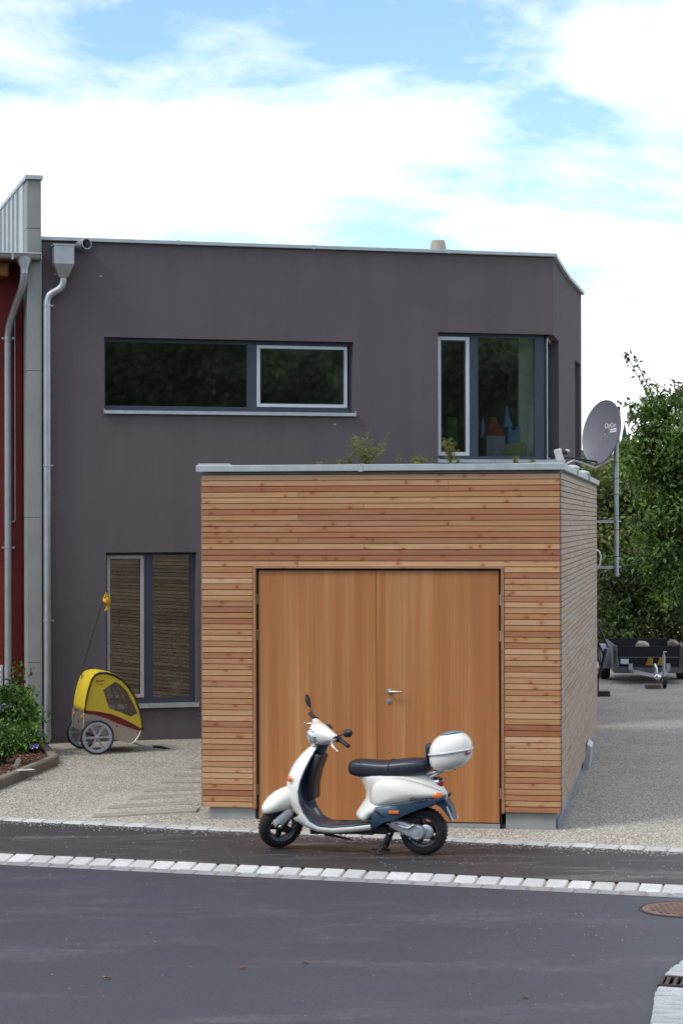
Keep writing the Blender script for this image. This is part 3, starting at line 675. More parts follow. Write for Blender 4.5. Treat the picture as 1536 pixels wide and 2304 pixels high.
# ---- wheels
def wheel(name, cx, cz, tf=None):
    r = .207; e = MB(tf)
    prof = [(.128, -.040), (.150, -.050), (.178, -.049), (.198, -.034), (.207, -.012), (.207, .012), (.198, .034), (.178, .049), (.150, .050), (.128, .040)]
    e.lathe(prof, (cx, 0, cz), (0, 1, 0), 40, True); w = e.build(name, rubber, scooter, smooth=50)
    e = MB(tf)
    for k in range(40):
        a0 = 2 * PI * k / 40
        for sy in (-1, 1):
            M = Matrix.Translation((cx, 0, cz)) @ Matrix.Rotation(a0 + (.08 if sy > 0 else 0), 4, 'Y')
            e.box(-.006, .006, sy * .018 - .013, sy * .018 + .013, .200, .2085, M)
    tag(e.build('tread', rubber, w), kind='stuff')
    e = MB(tf); e.lathe([(.130, -.042), (.136, -.046), (.136, -.040), (.120, -.034), (.112, 0), (.120, .034), (.136, .040), (.136, .046), (.130, .042), (.106, .0)], (cx, 0, cz), (0, 1, 0), 36, True); e.build('rim', rim_grey, w, smooth=40)
    e = MB(tf)
    for k in range(5):
        M = Matrix.Translation((cx, 0, cz)) @ Matrix.Rotation(2 * PI * k / 5 + .3, 4, 'Y')
        e.loft([[M @ Vector(p) for p in ((-.030, -.012, .03), (.030, -.012, .03), (.030, .016, .03), (-.030, .016, .03))], [M @ Vector(p) for p in ((-.017, -.008, .115), (.017, -.008, .115), (.017, .012, .115), (-.017, .012, .115))]])
    e.build('spokes', dark_metal, w)
    e = MB(tf); e.lathe([(.045, -.04), (.045, .035), (.028, .05), (.0001, .05)], (cx, 0, cz), (0, 1, 0), 20); e.build('hub', dark_metal, w, smooth=40)
    return w
wheel('rear_wheel', 0, .207)
# steering: everything turned to the left about the raked axis
hp = S(722, 1652, 0); P0 = Vector((hp[0], 0, hp[1]))
AX = Vector((-math.sin(R(24)), 0, math.cos(R(24)))); ST = Matrix.Rotation(R(48), 3, AX)
def stf(p): return P0 + ST @ (Vector(p) - P0)
FWX, FWZ = 1.262, .212
test = stf((FWX, 0, FWZ)); dxw = S(629, 1862, 0)[0] - test.x
FWX += dxw * .8; FWZ += .207 - stf((FWX, 0, FWZ)).z
wheel('front_wheel', FWX, FWZ, stf)
def ring_x(x, zc, h, w, n=2.4, k=20, zb=1.0):
    out = []
    for i in range(k):
        c_, s_ = serp(2 * PI * i / k, n); out.append(Vector((x, w * c_, zc + h * (s_ if s_ > 0 else s_ * zb))))
    return out
# front mudguard
b = MB(stf); fx, fz = FWX, FWZ
st = [(.182, .190, .166, .010), (.172, .214, .150, .040), (.145, .245, .146, .068), (.10, .285, .150, .090), (.04, .322, .154, .098), (-.03, .348, .158, .096), (-.10, .36, .17, .085), (-.14, .35, .20, .06)]
b.loft([ring_x(fx + x, fz + (zt + zb) / 2, (zt - zb) / 2, w, 2.2) for x, zt, zb, w in st]); b.build('front_mudguard', pearl, scooter, smooth=180)
b = MB(stf); M = Matrix.Rotation(R(38), 3, 'Y')
b.ell((fx + .03, .070, fz + .085), (.085, .030, .055), 16, 9, M); b.ell((fx - .03, .06, fz + .125), (.07, .035, .055), 14, 8, M); b.build('fork_cover', pearl2, scooter, smooth=180)
b = MB(stf); b.tube([(fx + .05, .085, fz + .03), (fx + .02, .088, fz + .0), (fx - .03, .085, fz - .03)], [.022, .024, .02], 12); b.lathe([(.026, -.012), (.026, .012)], (fx + .062, .085, fz + .04), (0, 1, 0), 14); b.build('shock_absorber', dark_metal, scooter, smooth=40)
b = MB(stf); b.ell((fx + .055, .10, fz + .04), (.022, .012, .018)); b.build('shock_cap', chrome, scooter, smooth=180)
b = MB(stf); b.tube([(fx - .02, .085, fz - .025), (fx - .10, .09, fz - .015), (fx - .165, .08, fz + .03), (fx - .175, .06, fz + .10), (fx - .16, .04, fz + .17)], .006, 8); b.build('brake_hose', black_pl, scooter, smooth=180)
b = MB(stf); b.tube([(fx - .07, .03, fz + .30), (fx - .04, .04, fz + .15), (fx - .02, .06, fz + .03)], .02, 10); b.build('fork_leg', dark_metal, scooter, smooth=60)

# ---- leg shield and floor: rim line traced at the near edge, swept to the other side
rim = [(716, 1678, .055, .045), (708, 1690, .085, .075), (698, 1707, .125, .11), (686, 1732, .17, .15), (676, 1757, .19, .17), (671, 1782, .195, .175), (674, 1806, .195, .165), (683, 1828, .192, .12), (697, 1847, .188, .075), (716, 1858, .185, .058), (745, 1861, .185, .052), (790, 1858, .187, .054), (832, 1853, .188, .060)]
rp3 = [s3(px, py, w) for px, py, w, d in rim]
def nrm_at(i):
    t = (rp3[min(i + 1, len(rp3) - 1)] - rp3[max(i - 1, 0)]); t = Vector((t.x, 0, t.z)).normalized(); return Vector((-t.z, 0, t.x))
rings_o, rings_i = [], []
NB = 17
for i, (px, py, w, d) in enumerate(rim):
    n_ = nrm_at(i)
    ro, ri = [], []
    for k in range(NB):
        u = -1 + 2 * k / (NB - 1); y = u * w; q = rp3[i]
        floor = i >= 9
        off = d * (1 - abs(u) ** (2.3 if not floor else 14))
        ro.append(Vector((q.x, y, q.z)) + n_ * off)
        if floor: ii = min(off, .006) - .006 * (1 - abs(u) ** 8)
        else:
            tun = .060 * math.exp(-(u / .42) ** 4) * min(1, i / 3)
            ii = max(off - .022 - tun, -.035) if abs(u) < .97 else off
        ri.append(Vector((q.x, y, q.z)) + n_ * ii)
    rings_o.append(ro); rings_i.append(ri)
b = MB(); b.loft(rings_o, False, False); lo = b.build('leg_shield', pearl, scooter, smooth=180, subd=1)
so = lo.modifiers.new('thickness', 'SOLIDIFY'); so.thickness = .006; so.offset = 0
b = MB(); b.loft(rings_i, False, False); ib_ = b.build('inner_shield', navy, scooter, smooth=180, subd=1)
so = ib_.modifiers.new('thickness', 'SOLIDIFY'); so.thickness = .006; so.offset = 0
edge = [r[-1] for r in rings_o]
b = MB(); b.tube([p + Vector((0, .0, .0)) for p in edge], .0075, 8); b.build('shield_trim', navy, scooter, smooth=180)
edge = [r[0] for r in rings_o]
b = MB(); b.tube(edge, .0075, 8); b.build('shield_trim', navy, scooter, smooth=180)
# bag hook box / glove compartment in the middle of the inner shield
gbx = [(718, 1692), (735, 1697), (730, 1712), (722, 1735), (716, 1765), (716, 1795), (700, 1800), (697, 1770), (700, 1735), (708, 1710)]
b = MB(); pl = [s3(px, py, -.03) for px, py in gbx]; b.prism([Vector((p.x, .10, p.z)) for p in pl], (0, -.20, 0)); b.build('glove_box', black_pl, scooter, smooth=50, bevel=.018, seg=2)
b = MB()
for yy in (-.13, -.09, -.05, .05, .09, .13):
    p, q = s3(735, 1857, 0), s3(822, 1851, 0); b.tube([(p.x, yy, p.z + .008), (q.x, yy, q.z + .008)], .005, 6)
b.build('floor_ribs', black_pl, scooter)
# front indicator
def lens_ell(name, px, py, bb, r, m, yaw=0):
    p = s3(px, py, bb); e = MB(); e.ell(p, r, 18, 10, Matrix.Rotation(yaw, 3, 'Z')); return e.build(name, m, scooter, smooth=180)
lens_ell('front_indicator', 651, 1753, .15, (.026, .014, .028), orange_l, R(-35))
# ---- headset, lamp, bars, mirrors (turned)
hx, hz_ = P0.x, P0.z
def hring(y, rx, rz, ox, oz, n=2.3, k=20):
    return [Vector((hx + ox + rx * serp(2 * PI * i / k, n)[0], y, hz_ + oz + rz * serp(2 * PI * i / k, n)[1])) for i in range(k)]
b = MB(stf)
hs = [(-.225, .022, .020, -.055, .034), (-.20, .034, .030, -.045, .03), (-.15, .052, .043, -.030, .022), (-.10, .078, .066, -.008, .008), (-.05, .098, .088, .008, 0), (0, .104, .096, .012, -.002), (.05, .098, .088, .008, 0), (.10, .078, .066, -.008, .008), (.15, .052, .043, -.030, .022), (.20, .034, .030, -.045, .03), (.225, .022, .020, -.055, .034)]
b.loft([hring(*h) for h in hs]); b.build('headset', pearl, scooter, smooth=180, subd=1)
la = Vector((.93, 0, -.22)).normalized(); lc = Vector((hx + .062, 0, hz_ - .012))
b = MB(stf); b.lathe([(.078, 0), (.083, .03), (.080, .038), (.074, .036)], lc, la, 28); lamp = b.build('headlamp', chrome, scooter, smooth=50)
b = MB(stf); b.lathe([(.075, .032), (.070, .046), (.05, .056), (.025, .061), (.0001, .062)], lc, la, 28); b.build('lens', lens_m, lamp, smooth=180)
b = MB(stf); b.tube([(hx - .03, 0, hz_ - .07), (hx + .01, 0, hz_ - .16)], .055, 16); b.build('steering_collar', navy, scooter, smooth=60)
b = MB(stf); b.ell((hx - .055, 0, hz_ + .055), (.05, .06, .022)); b.build('speedometer', black_pl, scooter, smooth=180)
for sy in (1, -1):
    b = MB(stf); b.tube([(hx - .055, sy * .222, hz_ + .034), (hx - .066, sy * .245, hz_ + .034), (hx - .075, sy * .375, hz_ + .03)], [.016, .0185, .0175], 12); b.build('grip', black_pl, scooter, smooth=50)
    b = MB(stf); b.box(hx - .085, hx - .03, sy * .228 - .012, sy * .228 + .016, hz_ + .012, hz_ + .058); b.build('switch_block', black_pl, scooter, bevel=.006)
    b = MB(stf); b.tube([(hx - .02, sy * .20, hz_ + .02), (hx + .01, sy * .225, hz_ + .01), (hx + .012, sy * .27, hz_ - .012), (hx + .0, sy * .315, hz_ - .022), (hx + .006, sy * .335, hz_ - .022)], [.011, .010, .008, .007, .009], 10); b.build('brake_lever', chrome, scooter, smooth=180)
    b = MB(stf); b.ell((hx - .03, sy * .18, hz_ + .05), (.024, .03, .02)); b.build('mirror_mount', pearl, scooter, smooth=180)
# mirrors are placed where they stand
def mirror(pts, c_, r, M):
    b = MB(); b.tube(pts, [.010, .008, .007, .007], 8); m_ = b.build('mirror', black_pl, scooter, smooth=180)
    e = MB(); e.ell(c_, r, 18, 10, M); e.build('mirror_head', black_pl, m_, smooth=180)
mirror([s3(746, 1664, .12), s3(756, 1658, .14), s3(766, 1654, .16), s3(774, 1651, .18)], s3(782, 1650, .19), (.052, .030, .036), Matrix.Rotation(R(12), 3, 'Y') @ Matrix.Rotation(R(-25), 3, 'Z'))
mirror([s3(708, 1621, -.12), s3(705, 1612, -.13), s3(701, 1602, -.14), s3(697, 1588, -.15)], s3(692.5, 1576, -.16), (.018, .050, .058), Matrix.Rotation(R(14), 3, 'Y'))

# ---- rear body: horizontal slices
b = MB(); sl = [(1738, 806, 966, .125), (1744, 797, 970, .135), (1754, 804, 982, .150), (1768, 813, 996, .158), (1782, 818, 1003, .160), (1796, 817, 1003, .160), (1806, 811, 955, .160), (1817, 804, 900, .160), (1828, 797, 862, .165), (1836, 798, 848, .168), (1844, 812, 838, .168)]
rings = []
for py, pf, pr_, w in sl:
    af, zf = S(pf, py, .09); ar, _ = S(pr_, py, .05); z = zf; ac, hl = (af + ar) / 2, (af - ar) / 2; rg = []
    for i in range(32):
        c_, s_ = serp(2 * PI * i / 32, 2.7); tp = 1.0 - .30 * max(0, c_) ** 2 - .52 * max(0, -c_) ** 2.2
        rg.append(Vector((ac + hl * c_, w * s_ * tp, z)))
    rings.append(rg)
b.loft(rings); b.build('rear_body', pearl, scooter, smooth=180)
def dome(name, outline, b0, h, m, side=1, rings_n=7, tilt=None, parent=None, power=2.0):
    o3 = [S(px, py, b0) for px, py in outline]; cx = sum(p[0] for p in o3) / len(o3); cz = sum(p[1] for p in o3) / len(o3)
    e = MB(); rg = []
    for k in range(rings_n + 1):
        f = 1 - k / rings_n; hh = h * (1 - f ** power) ** .6 if k else 0
        rg.append([Vector((cx + (x - cx) * max(f, .01), side * (b0 + hh + (tilt(cx + (x - cx) * max(f, .01)) if tilt else 0)), cz + (z - cz) * max(f, .01))) for x, z in o3])
    e.loft(rg); return e.build(name, m, parent or scooter, smooth=180)
def smooth_poly(pts, n=2):
    for _ in range(n):
        out = []
        for i in range(len(pts)):
            a_, b_ = pts[i], pts[(i + 1) % len(pts)]; out += [(a_[0] * .75 + b_[0] * .25, a_[1] * .75 + b_[1] * .25), (a_[0] * .25 + b_[0] * .75, a_[1] * .25 + b_[1] * .75)]
        pts = out
    return pts
a_mid = S(900, 1780, .15)[0]; a_tail = S(1000, 1780, .15)[0]
def cowl_t(x):
    f = max(0, (a_mid - x) / (a_mid - a_tail)); return -.075 * f ** 1.6 - .02 * max(0, (x - a_mid) / .3) ** 2
cow = smooth_poly([(829, 1795), (831, 1772), (842, 1756), (868, 1749), (905, 1751), (945, 1762), (990, 1781), (1001, 1792), (975, 1799), (905, 1808), (846, 1818), (833, 1812)])
for sd_ in (1, -1): dome('side_cowl', cow, .135, .072, pearl, sd_, 9, cowl_t)
# dark blue lower skirt
sk_t = [(843, 1817), (855, 1815.5), (875, 1813), (900, 1810), (925, 1807), (950, 1803), (975, 1798), (990, 1794), (1000, 1789)]
sk_b = [(826, 1869), (838, 1869), (862, 1853), (886, 1846), (912, 1834), (945, 1821), (970, 1812), (988, 1804), (1000, 1797)]
def yb(x): return .192 + cowl_t(x) * 1.02
def on_side(px, py):
    y = .19
    for _ in range(4): x, z = S(px, py, y); y = yb(x)
    return Vector((x, y, z))
for sd_ in (1, -1):
    rg = []
    for a_, b_ in zip(sk_t, sk_b):
        p, q = on_side(*a_), on_side(*b_); rg.append([Vector((v.x, sd_ * (v.y + dy_), v.z)) for v, dy_ in ((p, -.012), (p.lerp(q, .06), 0), (p.lerp(q, .5), .004), (p.lerp(q, .94), 0), (q, -.012), (q, -.05), (p, -.05))])
    e = MB(); e.loft(rg); e.build('skirt', navy, scooter, smooth=50)
# white sill below the floor edge
for sd_ in (1, -1):
    e = MB(); rg = []
    for i in range(7, len(rim)):
        q, n_, w = rp3[i], nrm_at(i), rim[i][2]; dp_ = rim[i][3] if i < 9 else .058; rg.append([Vector((q.x, sd_ * y_, q.z)) + n_ * o__ for y_, o__ in ((w - .004, .004), (w + .004, .012), (w + .002, dp_ * .6), (w - .018, dp_), (w - .05, dp_), (w - .05, .01))])
    e.loft(rg); e.build('floor_sill', pearl, scooter, smooth=60)
p_, q_ = S(845, 1825, 0), S(985, 1800, 0)
b = MB(); b.loft([[Vector((x, y, z)) for y, z in ((-w, z0), (w, z0), (w, z1), (-w, z1))] for x, w, z0, z1 in ((p_[0], .14, .30, .42), (.12, .14, .425, .47), (-.1, .12, .43, .48), (q_[0], .07, .45, .50))]); b.build('wheel_arch', black_pl, scooter)
# skirt details
for k in range(4):
    e = MB(); p = s3(846 + k * 4.5, 1826 + k * 3.6, .194); e.box(-.018, .018, -.003, .003, -.0035, .0035, Matrix.Translation(p) @ Matrix.Rotation(R(-8), 4, 'Y')); e.build('vent_slot', black_gap, scooter)
p = s3(886, 1827.5, .196); e = MB(); e.box(-.045, .045, -.004, .012, -.014, .014, Matrix.Translation(p) @ Matrix.Rotation(R(3), 4, 'Y')); e.build('side_reflector', orange_l, scooter, bevel=.005, seg=2)
flap = [(965, 1803), (994, 1798), (1003, 1801), (1013, 1815), (1021, 1846), (1014, 1848), (1003, 1833), (990, 1817)]
e = MB(); e.prism([s3(px, py, .07) for px, py in flap], (0, -.14, 0)); e.build('rear_mudguard', navy, scooter, bevel=.01, seg=2)
pp, pq = s3(1007, 1813, .0), s3(1021, 1845, .0); dn = (pq - pp).normalized(); nn = Vector((-dn.z, 0, dn.x)); nn = nn if nn.x < 0 else -nn
e = MB(); e.prism([pp + nn * .012 + Vector((0, -.10, 0)), pp + nn * .012 + Vector((0, .10, 0)), pq + nn * .012 + Vector((0, .10, 0)), pq + nn * .012 + Vector((0, -.10, 0))], nn * .004); pl_ = e.build('number_plate', plate_m, scooter)
ppc = (pp + pq) / 2 + nn * .018
M = Matrix.Translation(ppc) @ Matrix(((0, -dn.x, nn.x, 0), (-1, 0, 0, 0), (0, -dn.z, nn.z, 0), (0, 0, 0, 1)))
for yy, zz2, w_, h_ in ((-.05, .03, .02, .03), (.0, .03, .02, .03), (.05, .03, .02, .03), (-.03, -.025, .02, .03), (.03, -.025, .02, .03)):
    e = MB(); e.box(-w_ / 2, w_ / 2, -h_ / 2, h_ / 2, 0, .001, M @ Matrix.Translation((yy, zz2, 0))); e.build('plate_mark', black_gap, pl_)
lens_ell('rear_indicator', 985, 1791, .115, (.046, .018, .030), orange_l, R(16))
tp_ = s3(987, 1760, .0); ta = Vector((-.94, 0, -.12))
e = MB(); e.lathe([(.040, -.045), (.050, -.01), (.051, .004), (.046, .004)], tp_, ta, 24); tl = e.build('tail_lamp', chrome, scooter, smooth=50)
e = MB(); e.lathe([(.047, .0), (.046, .022), (.036, .036), (.018, .042), (.0001, .043)], tp_, ta, 24); e.build('lens', red_l, tl, smooth=180)
ve = s3(938, 1799.5, .0); va = S(938, 1799.5, .19)
Mv = Matrix.Translation((va[0], .135 + cowl_t(va[0]) + .062, va[1])) @ Matrix(((-.985, 0, -.17, 0), (-.17, 0, .985, 0), (0, 1, 0, 0), (0, 0, 0, 1)))
text_mesh('emblem_lettering', 'Vespa', .058, dark_metal, scooter, Mv @ Matrix.Rotation(R(4), 4, 'Z'), .45, .003, 1.15)
# ---- seat
stn = [(785, 1721, 1729, .05), (788, 1713, 1735, .085), (797, 1708.5, 1740, .105), (820, 1709.5, 1743, .118), (850, 1712.5, 1745, .128), (872, 1712.5, 1747, .135), (884, 1710.5, 1747, .138), (915, 1707.5, 1744, .140), (945, 1706.5, 1739, .135), (960, 1708.5, 1733, .118), (967, 1713, 1727, .09)]
b = MB(); rg = []
for px, pt, pb, w in stn:
    a1, zt = S(px, pt, w * .35); _, zb = S(px, pb, w * .95); zb -= .030; rg.append(ring_x(a1, (zt + zb) / 2, (zt - zb) / 2 * 1.06, w * 1.05, 3.0, 24))
b.loft(rg); seat = b.build('seat', vinyl, scooter, smooth=180, subd=1)
a1, zt = S(879, 1710.5, .05); _, zb = S(879, 1747.5, .135)
b = MB(); b.tube([Vector((a1 + .004 * math.sin(i), q.y * 1.01, q.z)) for i, q in enumerate(ring_x(a1, (zt + zb) / 2, (zt - zb) / 2 + .001, .139, 2.7, 40))][-8:] + [Vector((a1, q.y * 1.01, q.z)) for q in ring_x(a1, (zt + zb) / 2, (zt - zb) / 2 + .001, .139, 2.7, 40)][:29], .0055, 6); b.build('seat_strap', black_pl, seat)
# ---- top box and rack
b = MB(); bx = []
bcx, bcz = S(1014, 1690, 0); bl, bh = .182, .166
for k in range(21):
    th = -PI / 2 + PI * (k + .15) / 20.3; lowr = th < 0; n_ = 2.9 if lowr else 2.25
    rr_ = max(.02, abs(math.cos(th)) ** (2 / n_)); zz4 = math.copysign(abs(math.sin(th)) ** (2 / n_), th) * bh; kk = []
    for i in range(32):
        c_, s_ = serp(2 * PI * i / 32, 2.5); kk.append(Vector((bcx + bl * rr_ * c_ - (.012 if lowr else 0) * abs(zz4) / bh * 0, .205 * rr_ * s_ * (1 - .14 * max(0, -c_)), bcz + zz4 * (1 - .10 * max(0, -c_) * lowr) - c_ * .028 * rr_)))
    bx.append(kk)
b.loft(bx); box_o = b.build('top_box', pearl, scooter, smooth=180)
b = MB(); b.tube([p + (p - Vector((sum(q.x for q in bx[10]) / 32, 0, p.z))).normalized() * .003 for p in bx[10]] + [bx[10][0] + Vector((.003, 0, 0))], .011, 8); b.build('band', pearl2, box_o, smooth=180)
b = MB(); cap_r = [[Vector((p.x, p.y, p.z + .006)) + (p - Vector((sum(q.x for q in r) / 32, 0, p.z))) * .02 for p in r] for r in bx[17:]]; b.loft(cap_r); b.build('lid_panel', slate, box_o, smooth=180)
p = s3(1057, 1692, .04); e = MB(); e.ell(p + Vector((.004, .03, 0)), (.012, .07, .022), 14, 8); e.build('reflector', red_l, box_o, smooth=180)
p = s3(1057, 1676, .0); e = MB(); e.ell(p + Vector((.012, .0, 0)), (.012, .03, .02), 12, 8); e.build('latch', dark_metal, box_o, smooth=180)
af = S(967, 1690, 0)[0]; z0_, z1_ = S(967, 1738, 0)[1], S(967, 1672, 0)[1]
e = MB(); e.loft([[Vector((af + x, y, z)) for x, y in ((.0, -w), (.018, -w * .8), (.018, w * .8), (.0, w))] for z, w in ((z0_ + .01, .10), (z0_ + .08, .13), (z1_, .12))]); e.build('backrest_pad', navy, box_o, bevel=.006)
rk = cast_alu
e = MB()
for sy in (-.07, .07):
    e.tube([s3(965, 1739, 0) + Vector((0, sy, 0)), s3(985, 1735, 0) + Vector((0, sy, 0)), s3(1015, 1728, 0) + Vector((0, sy, 0)), s3(1030, 1727, 0) + Vector((0, sy, 0))], .011, 8); e.tube([s3(972, 1747, 0) + Vector((0, sy, 0)), s3(990, 1738, 0) + Vector((0, sy, 0)), s3(1003, 1732, 0) + Vector((0, sy, 0))], .010, 8)
p, q = s3(985, 1734, 0), s3(1025, 1726, 0)
e.loft([[Vector((v.x, y, v.z + dz)) for y, dz in ((-.09, -.006), (.09, -.006), (.09, .006), (-.09, .006))] for v in (p, q)])
e.build('rack', rk, scooter, smooth=50)
# ---- engine and transmission cover
case = smooth_poly([(868, 1851), (880, 1843), (900, 1846), (925, 1856), (948, 1862), (955, 1872), (950, 1884), (937, 1889), (920, 1886), (900, 1874), (875, 1863)], 2)
o3 = [S(px, py, .13) for px, py in case]
e = MB(); n_ = len(o3); cx = sum(p[0] for p in o3) / n_; cz = sum(p[1] for p in o3) / n_
rg = [[Vector((cx + (x - cx) * f, y, cz + (z - cz) * f)) for x, z in o3] for f, y in ((.96, .055), (1, .07), (1, .11), (.95, .125), (.82, .132), (.5, .134))]
e.loft(rg); eng = e.build('transmission_cover', cast_alu, scooter, smooth=45)
p = s3(938, 1873, .12); e = MB(); e.lathe([(.066, -.03), (.066, .0), (.060, .012), (.050, .016), (.046, .010), (.030, .010), (.026, .018), (.0001, .018)], (p.x, .125, p.z), (0, 1, 0), 28); e.build('clutch_housing', cast_alu, eng, smooth=35)
p = s3(955, 1872, .10); e = MB(); e.lathe([(.062, -.03), (.062, .0), (.05, .008), (.0001, .008)], (p.x - .01, .10, p.z), (0, 1, 0), 28); e.build('gear_housing', cast_alu, eng, smooth=35)
e = MB(); e.tube([s3(888, 1853, .14), s3(905, 1861, .145), s3(918, 1864, .145), s3(930, 1856, .145), s3(934, 1858, .145)], [.010, .011, .011, .009, .008], 8); e.build('kick_lever', cast_alu, eng, smooth=180)
for px, py in ((872, 1853), (884, 1848), (905, 1877), (921, 1887), (948, 1883), (958, 1866), (950, 1861), (930, 1857)):
    p = s3(px, py, .125); e = MB(); e.lathe([(.007, -.02), (.007, .006), (.0001, .006)], p, (0, 1, 0), 6); e.build('bolt', steel, eng)
e = MB(); e.box(.02, .45, -.09, .06, .19, .33); e.box(.30, .50, -.10, .08, .17, .25); e.build('engine_block', dark_metal, scooter, bevel=.02, seg=2)
e = MB(); e.tube([s3(947, 1880, .06), s3(958, 1850, .06), s3(950, 1835, .05)], .012, 8); e.tube([(.06, -.06, .24), (.0, -.07, .45)], .016, 8); e.build('suspension', dark_metal, scooter, smooth=60)
e = MB(); e.tube([(.30, -.12, .22), (.1, -.15, .20), (-.16, -.16, .23)], [.03, .055, .05], 14); e.build('exhaust', dark_metal, scooter, smooth=60)
# ---- stand
e = MB()
for sy in (.10, -.10):
    t0, t1, t2 = s3(872, 1877, .08), s3(858, 1910, .09), s3(848, 1928, .10); e.tube([Vector((t0.x, sy * .7, t0.z)), Vector((t1.x, sy * .9, t1.z)), Vector((t2.x, sy * 1.1, .012)), Vector((t2.x - .05, sy * 1.25, .010))], [.016, .014, .012, .010], 8)
t0 = s3(862, 1900, .0); e.tube([(t0.x, -.09, t0.z), (t0.x, .09, t0.z)], .012, 8); t2 = s3(850, 1926, .10)
e.tube([(t2.x + .01, .11, .045), (t2.x + .045, .13, .05), (t2.x + .04, .15, .055)], .008, 8); e.build('centre_stand', dark_metal, scooter, smooth=60)
e = MB(); e.tube([s3(730, 1877, .05), s3(755, 1881, .06), s3(788, 1889, .06)], [.012, .012, .009], 8); e.tube([s3(765, 1876, .05), s3(772, 1884, .05), s3(779, 1876, .05)], .004, 6); e.build('side_stand', dark_metal, scooter, smooth=60)
e = MB(); p, q = s3(705, 1868, 0), s3(835, 1868, 0); e.loft([[Vector((v.x, y, v.z + dz)) for y, dz in ((-.09, -.022), (.09, -.022), (.10, .02), (-.10, .02))] for v in (p, q)]); e.box(s3(845, 1875, 0).x, s3(812, 1875, 0).x, -.08, .10, s3(812, 1880, 0).z * 0 + .165, .215); e.build('underbody', black_pl, scooter)

# ================================================================== child bicycle trailer
yellow = simple('yellow_fabric', (.62, .47, .015), .7, 0, .10, 4, 60, .25, .003)
yellow_s = simple('yellow_side_fabric', (.52, .40, .03), .75, 0, .08, 4, 60, .25, .003)
maroon = simple('maroon_fabric', (.13, .008, .010), .6)
alu_tub = simple('alloy_tub', (.42, .37, .33), .42, .55, .06)
alu_back = simple('grey_back_panel', (.22, .22, .20), .5, .3, .08)
t = MT('clear_vinyl'); tr = t.n('ShaderNodeBsdfTransparent'); tr.inputs[0].default_value = (.86, .84, .82, 1); gl = t.n('ShaderNodeBsdfGlossy'); gl.inputs['Roughness'].default_value = .12; gl.inputs[0].default_value = (.8, .8, .8, 1)
di = t.n('ShaderNodeBsdfDiffuse'); di.inputs[0].default_value = (.35, .33, .32, 1); m1 = t.n('ShaderNodeMixShader'); m1.inputs[0].default_value = .08; t.l(tr.outputs[0], m1.inputs[1]); t.l(di.outputs[0], m1.inputs[2])
m2 = t.n('ShaderNodeMixShader'); m2.inputs[0].default_value = .08; t.l(m1.outputs[0], m2.inputs[1]); t.l(gl.outputs[0], m2.inputs[2]); t.l(m2.outputs[0], t.out.inputs[0]); vinyl_clear = t.m
TO = gnd(219, 1698); tF = Vector((math.cos(R(20)), math.sin(R(20)), 0)); tB = Vector((-tF.y, tF.x, 0))
bt = thing('bike_trailer', 'yellow hooded child bicycle trailer standing on the gravel beside the house', 'bike trailer', TO, R(20))
def T3(px, py, y):
    P = TO + tB * y; a, z = on_plane(px, py, P, tF); return Vector((a, y, z))
WR = .213
def t_wheel(y):
    e = MB(); e.lathe([(WR - .028, -.016), (WR - .012, -.021), (WR, -.010), (WR, .010), (WR - .012, .021), (WR - .028, .016)], (0, y, WR), (0, 1, 0), 44, True); w = e.build('wheel', rubber, bt, smooth=50)
    e = MB(); e.lathe([(WR - .060, -.012), (WR - .030, -.020), (WR - .024, -.018), (WR - .024, .018), (WR - .030, .020), (WR - .060, .012)], (0, y, WR), (0, 1, 0), 44, True); e.build('rim', wheel_grey, w, smooth=40)
    for k in range(6):
        M = Matrix.Translation((0, y, WR)) @ Matrix.Rotation(2 * PI * k / 6 + PI / 2, 4, 'Y')
        e = MB(); e.loft([[M @ Vector(p) for p in ((-.015, -.012, .012), (.015, -.012, .012), (.015, .012, .012), (-.015, .012, .012))], [M @ Vector(p) for p in ((-.010, -.009, .12), (.010, -.009, .12), (.010, .009, .12), (-.010, .009, .12))], [M @ Vector(p) for p in ((-.022, -.009, .158), (.022, -.009, .158), (.022, .009, .158), (-.022, .009, .158))]]); e.build('spoke', wheel_grey, w)
    e = MB(); e.lathe([(.0001, -.035), (.02, -.032), (.026, -.02), (.026, .03), (.0001, .03)], (0, y, WR), (0, 1, 0), 18); e.build('hub', wheel_grey, w, smooth=40)
wheel_grey = simple('silver_grey_wheel', (.33, .36, .40), .45, .2, .05)
t_wheel(0.0); t_wheel(.76)
YN, YF = .075, .675
def lat(pts, y): return [T3(px, py, YN) + Vector((0, y - YN, 0)) for px, py in pts]
tub = [(189, 1604), (216, 1606), (240, 1611), (258, 1618), (292, 1632), (317, 1644), (313, 1655), (304, 1668), (297, 1672.5), (289, 1673), (250, 1660), (215, 1650), (189, 1645)]
for y0, y1 in ((YN, YN + .012), (YF - .012, YF)):
    e = MB(); pl = lat(tub, y0); e.prism(pl, (0, y1 - y0, 0)); e.build('side_panel', alu_tub, bt)
fl_ = lat([(317, 1644), (304, 1668), (289, 1673), (215, 1650), (189, 1645)], YN + .012)
e = MB(); e.loft([[p, p + Vector((0, YF - YN - .024, 0)), p + Vector((.004, YF - YN - .024, .008)), p + Vector((.004, 0, .008))] for p in fl_]); e.build('floor_panel', alu_tub, bt)
bp_ = lat([(189, 1598), (189, 1645)], YN + .012); e = MB(); e.box(bp_[0].x - .006, bp_[0].x + .006, YN + .013, YF - .013, bp_[1].z, bp_[0].z); e.build('back_panel', alu_back, bt)
edge_al = simple('bright_alloy_edge', (.62, .62, .60), .35, .5)
for y in (YN - .003, YF + .003):
    e = MB(); e.tube(lat([(189, 1604), (189, 1645)], y), .009, 8); e.tube(lat([(317, 1644), (313, 1655), (304, 1668), (297, 1673), (289, 1674)], y), .009, 8); e.build('edge_tube', edge_al, bt, smooth=60)
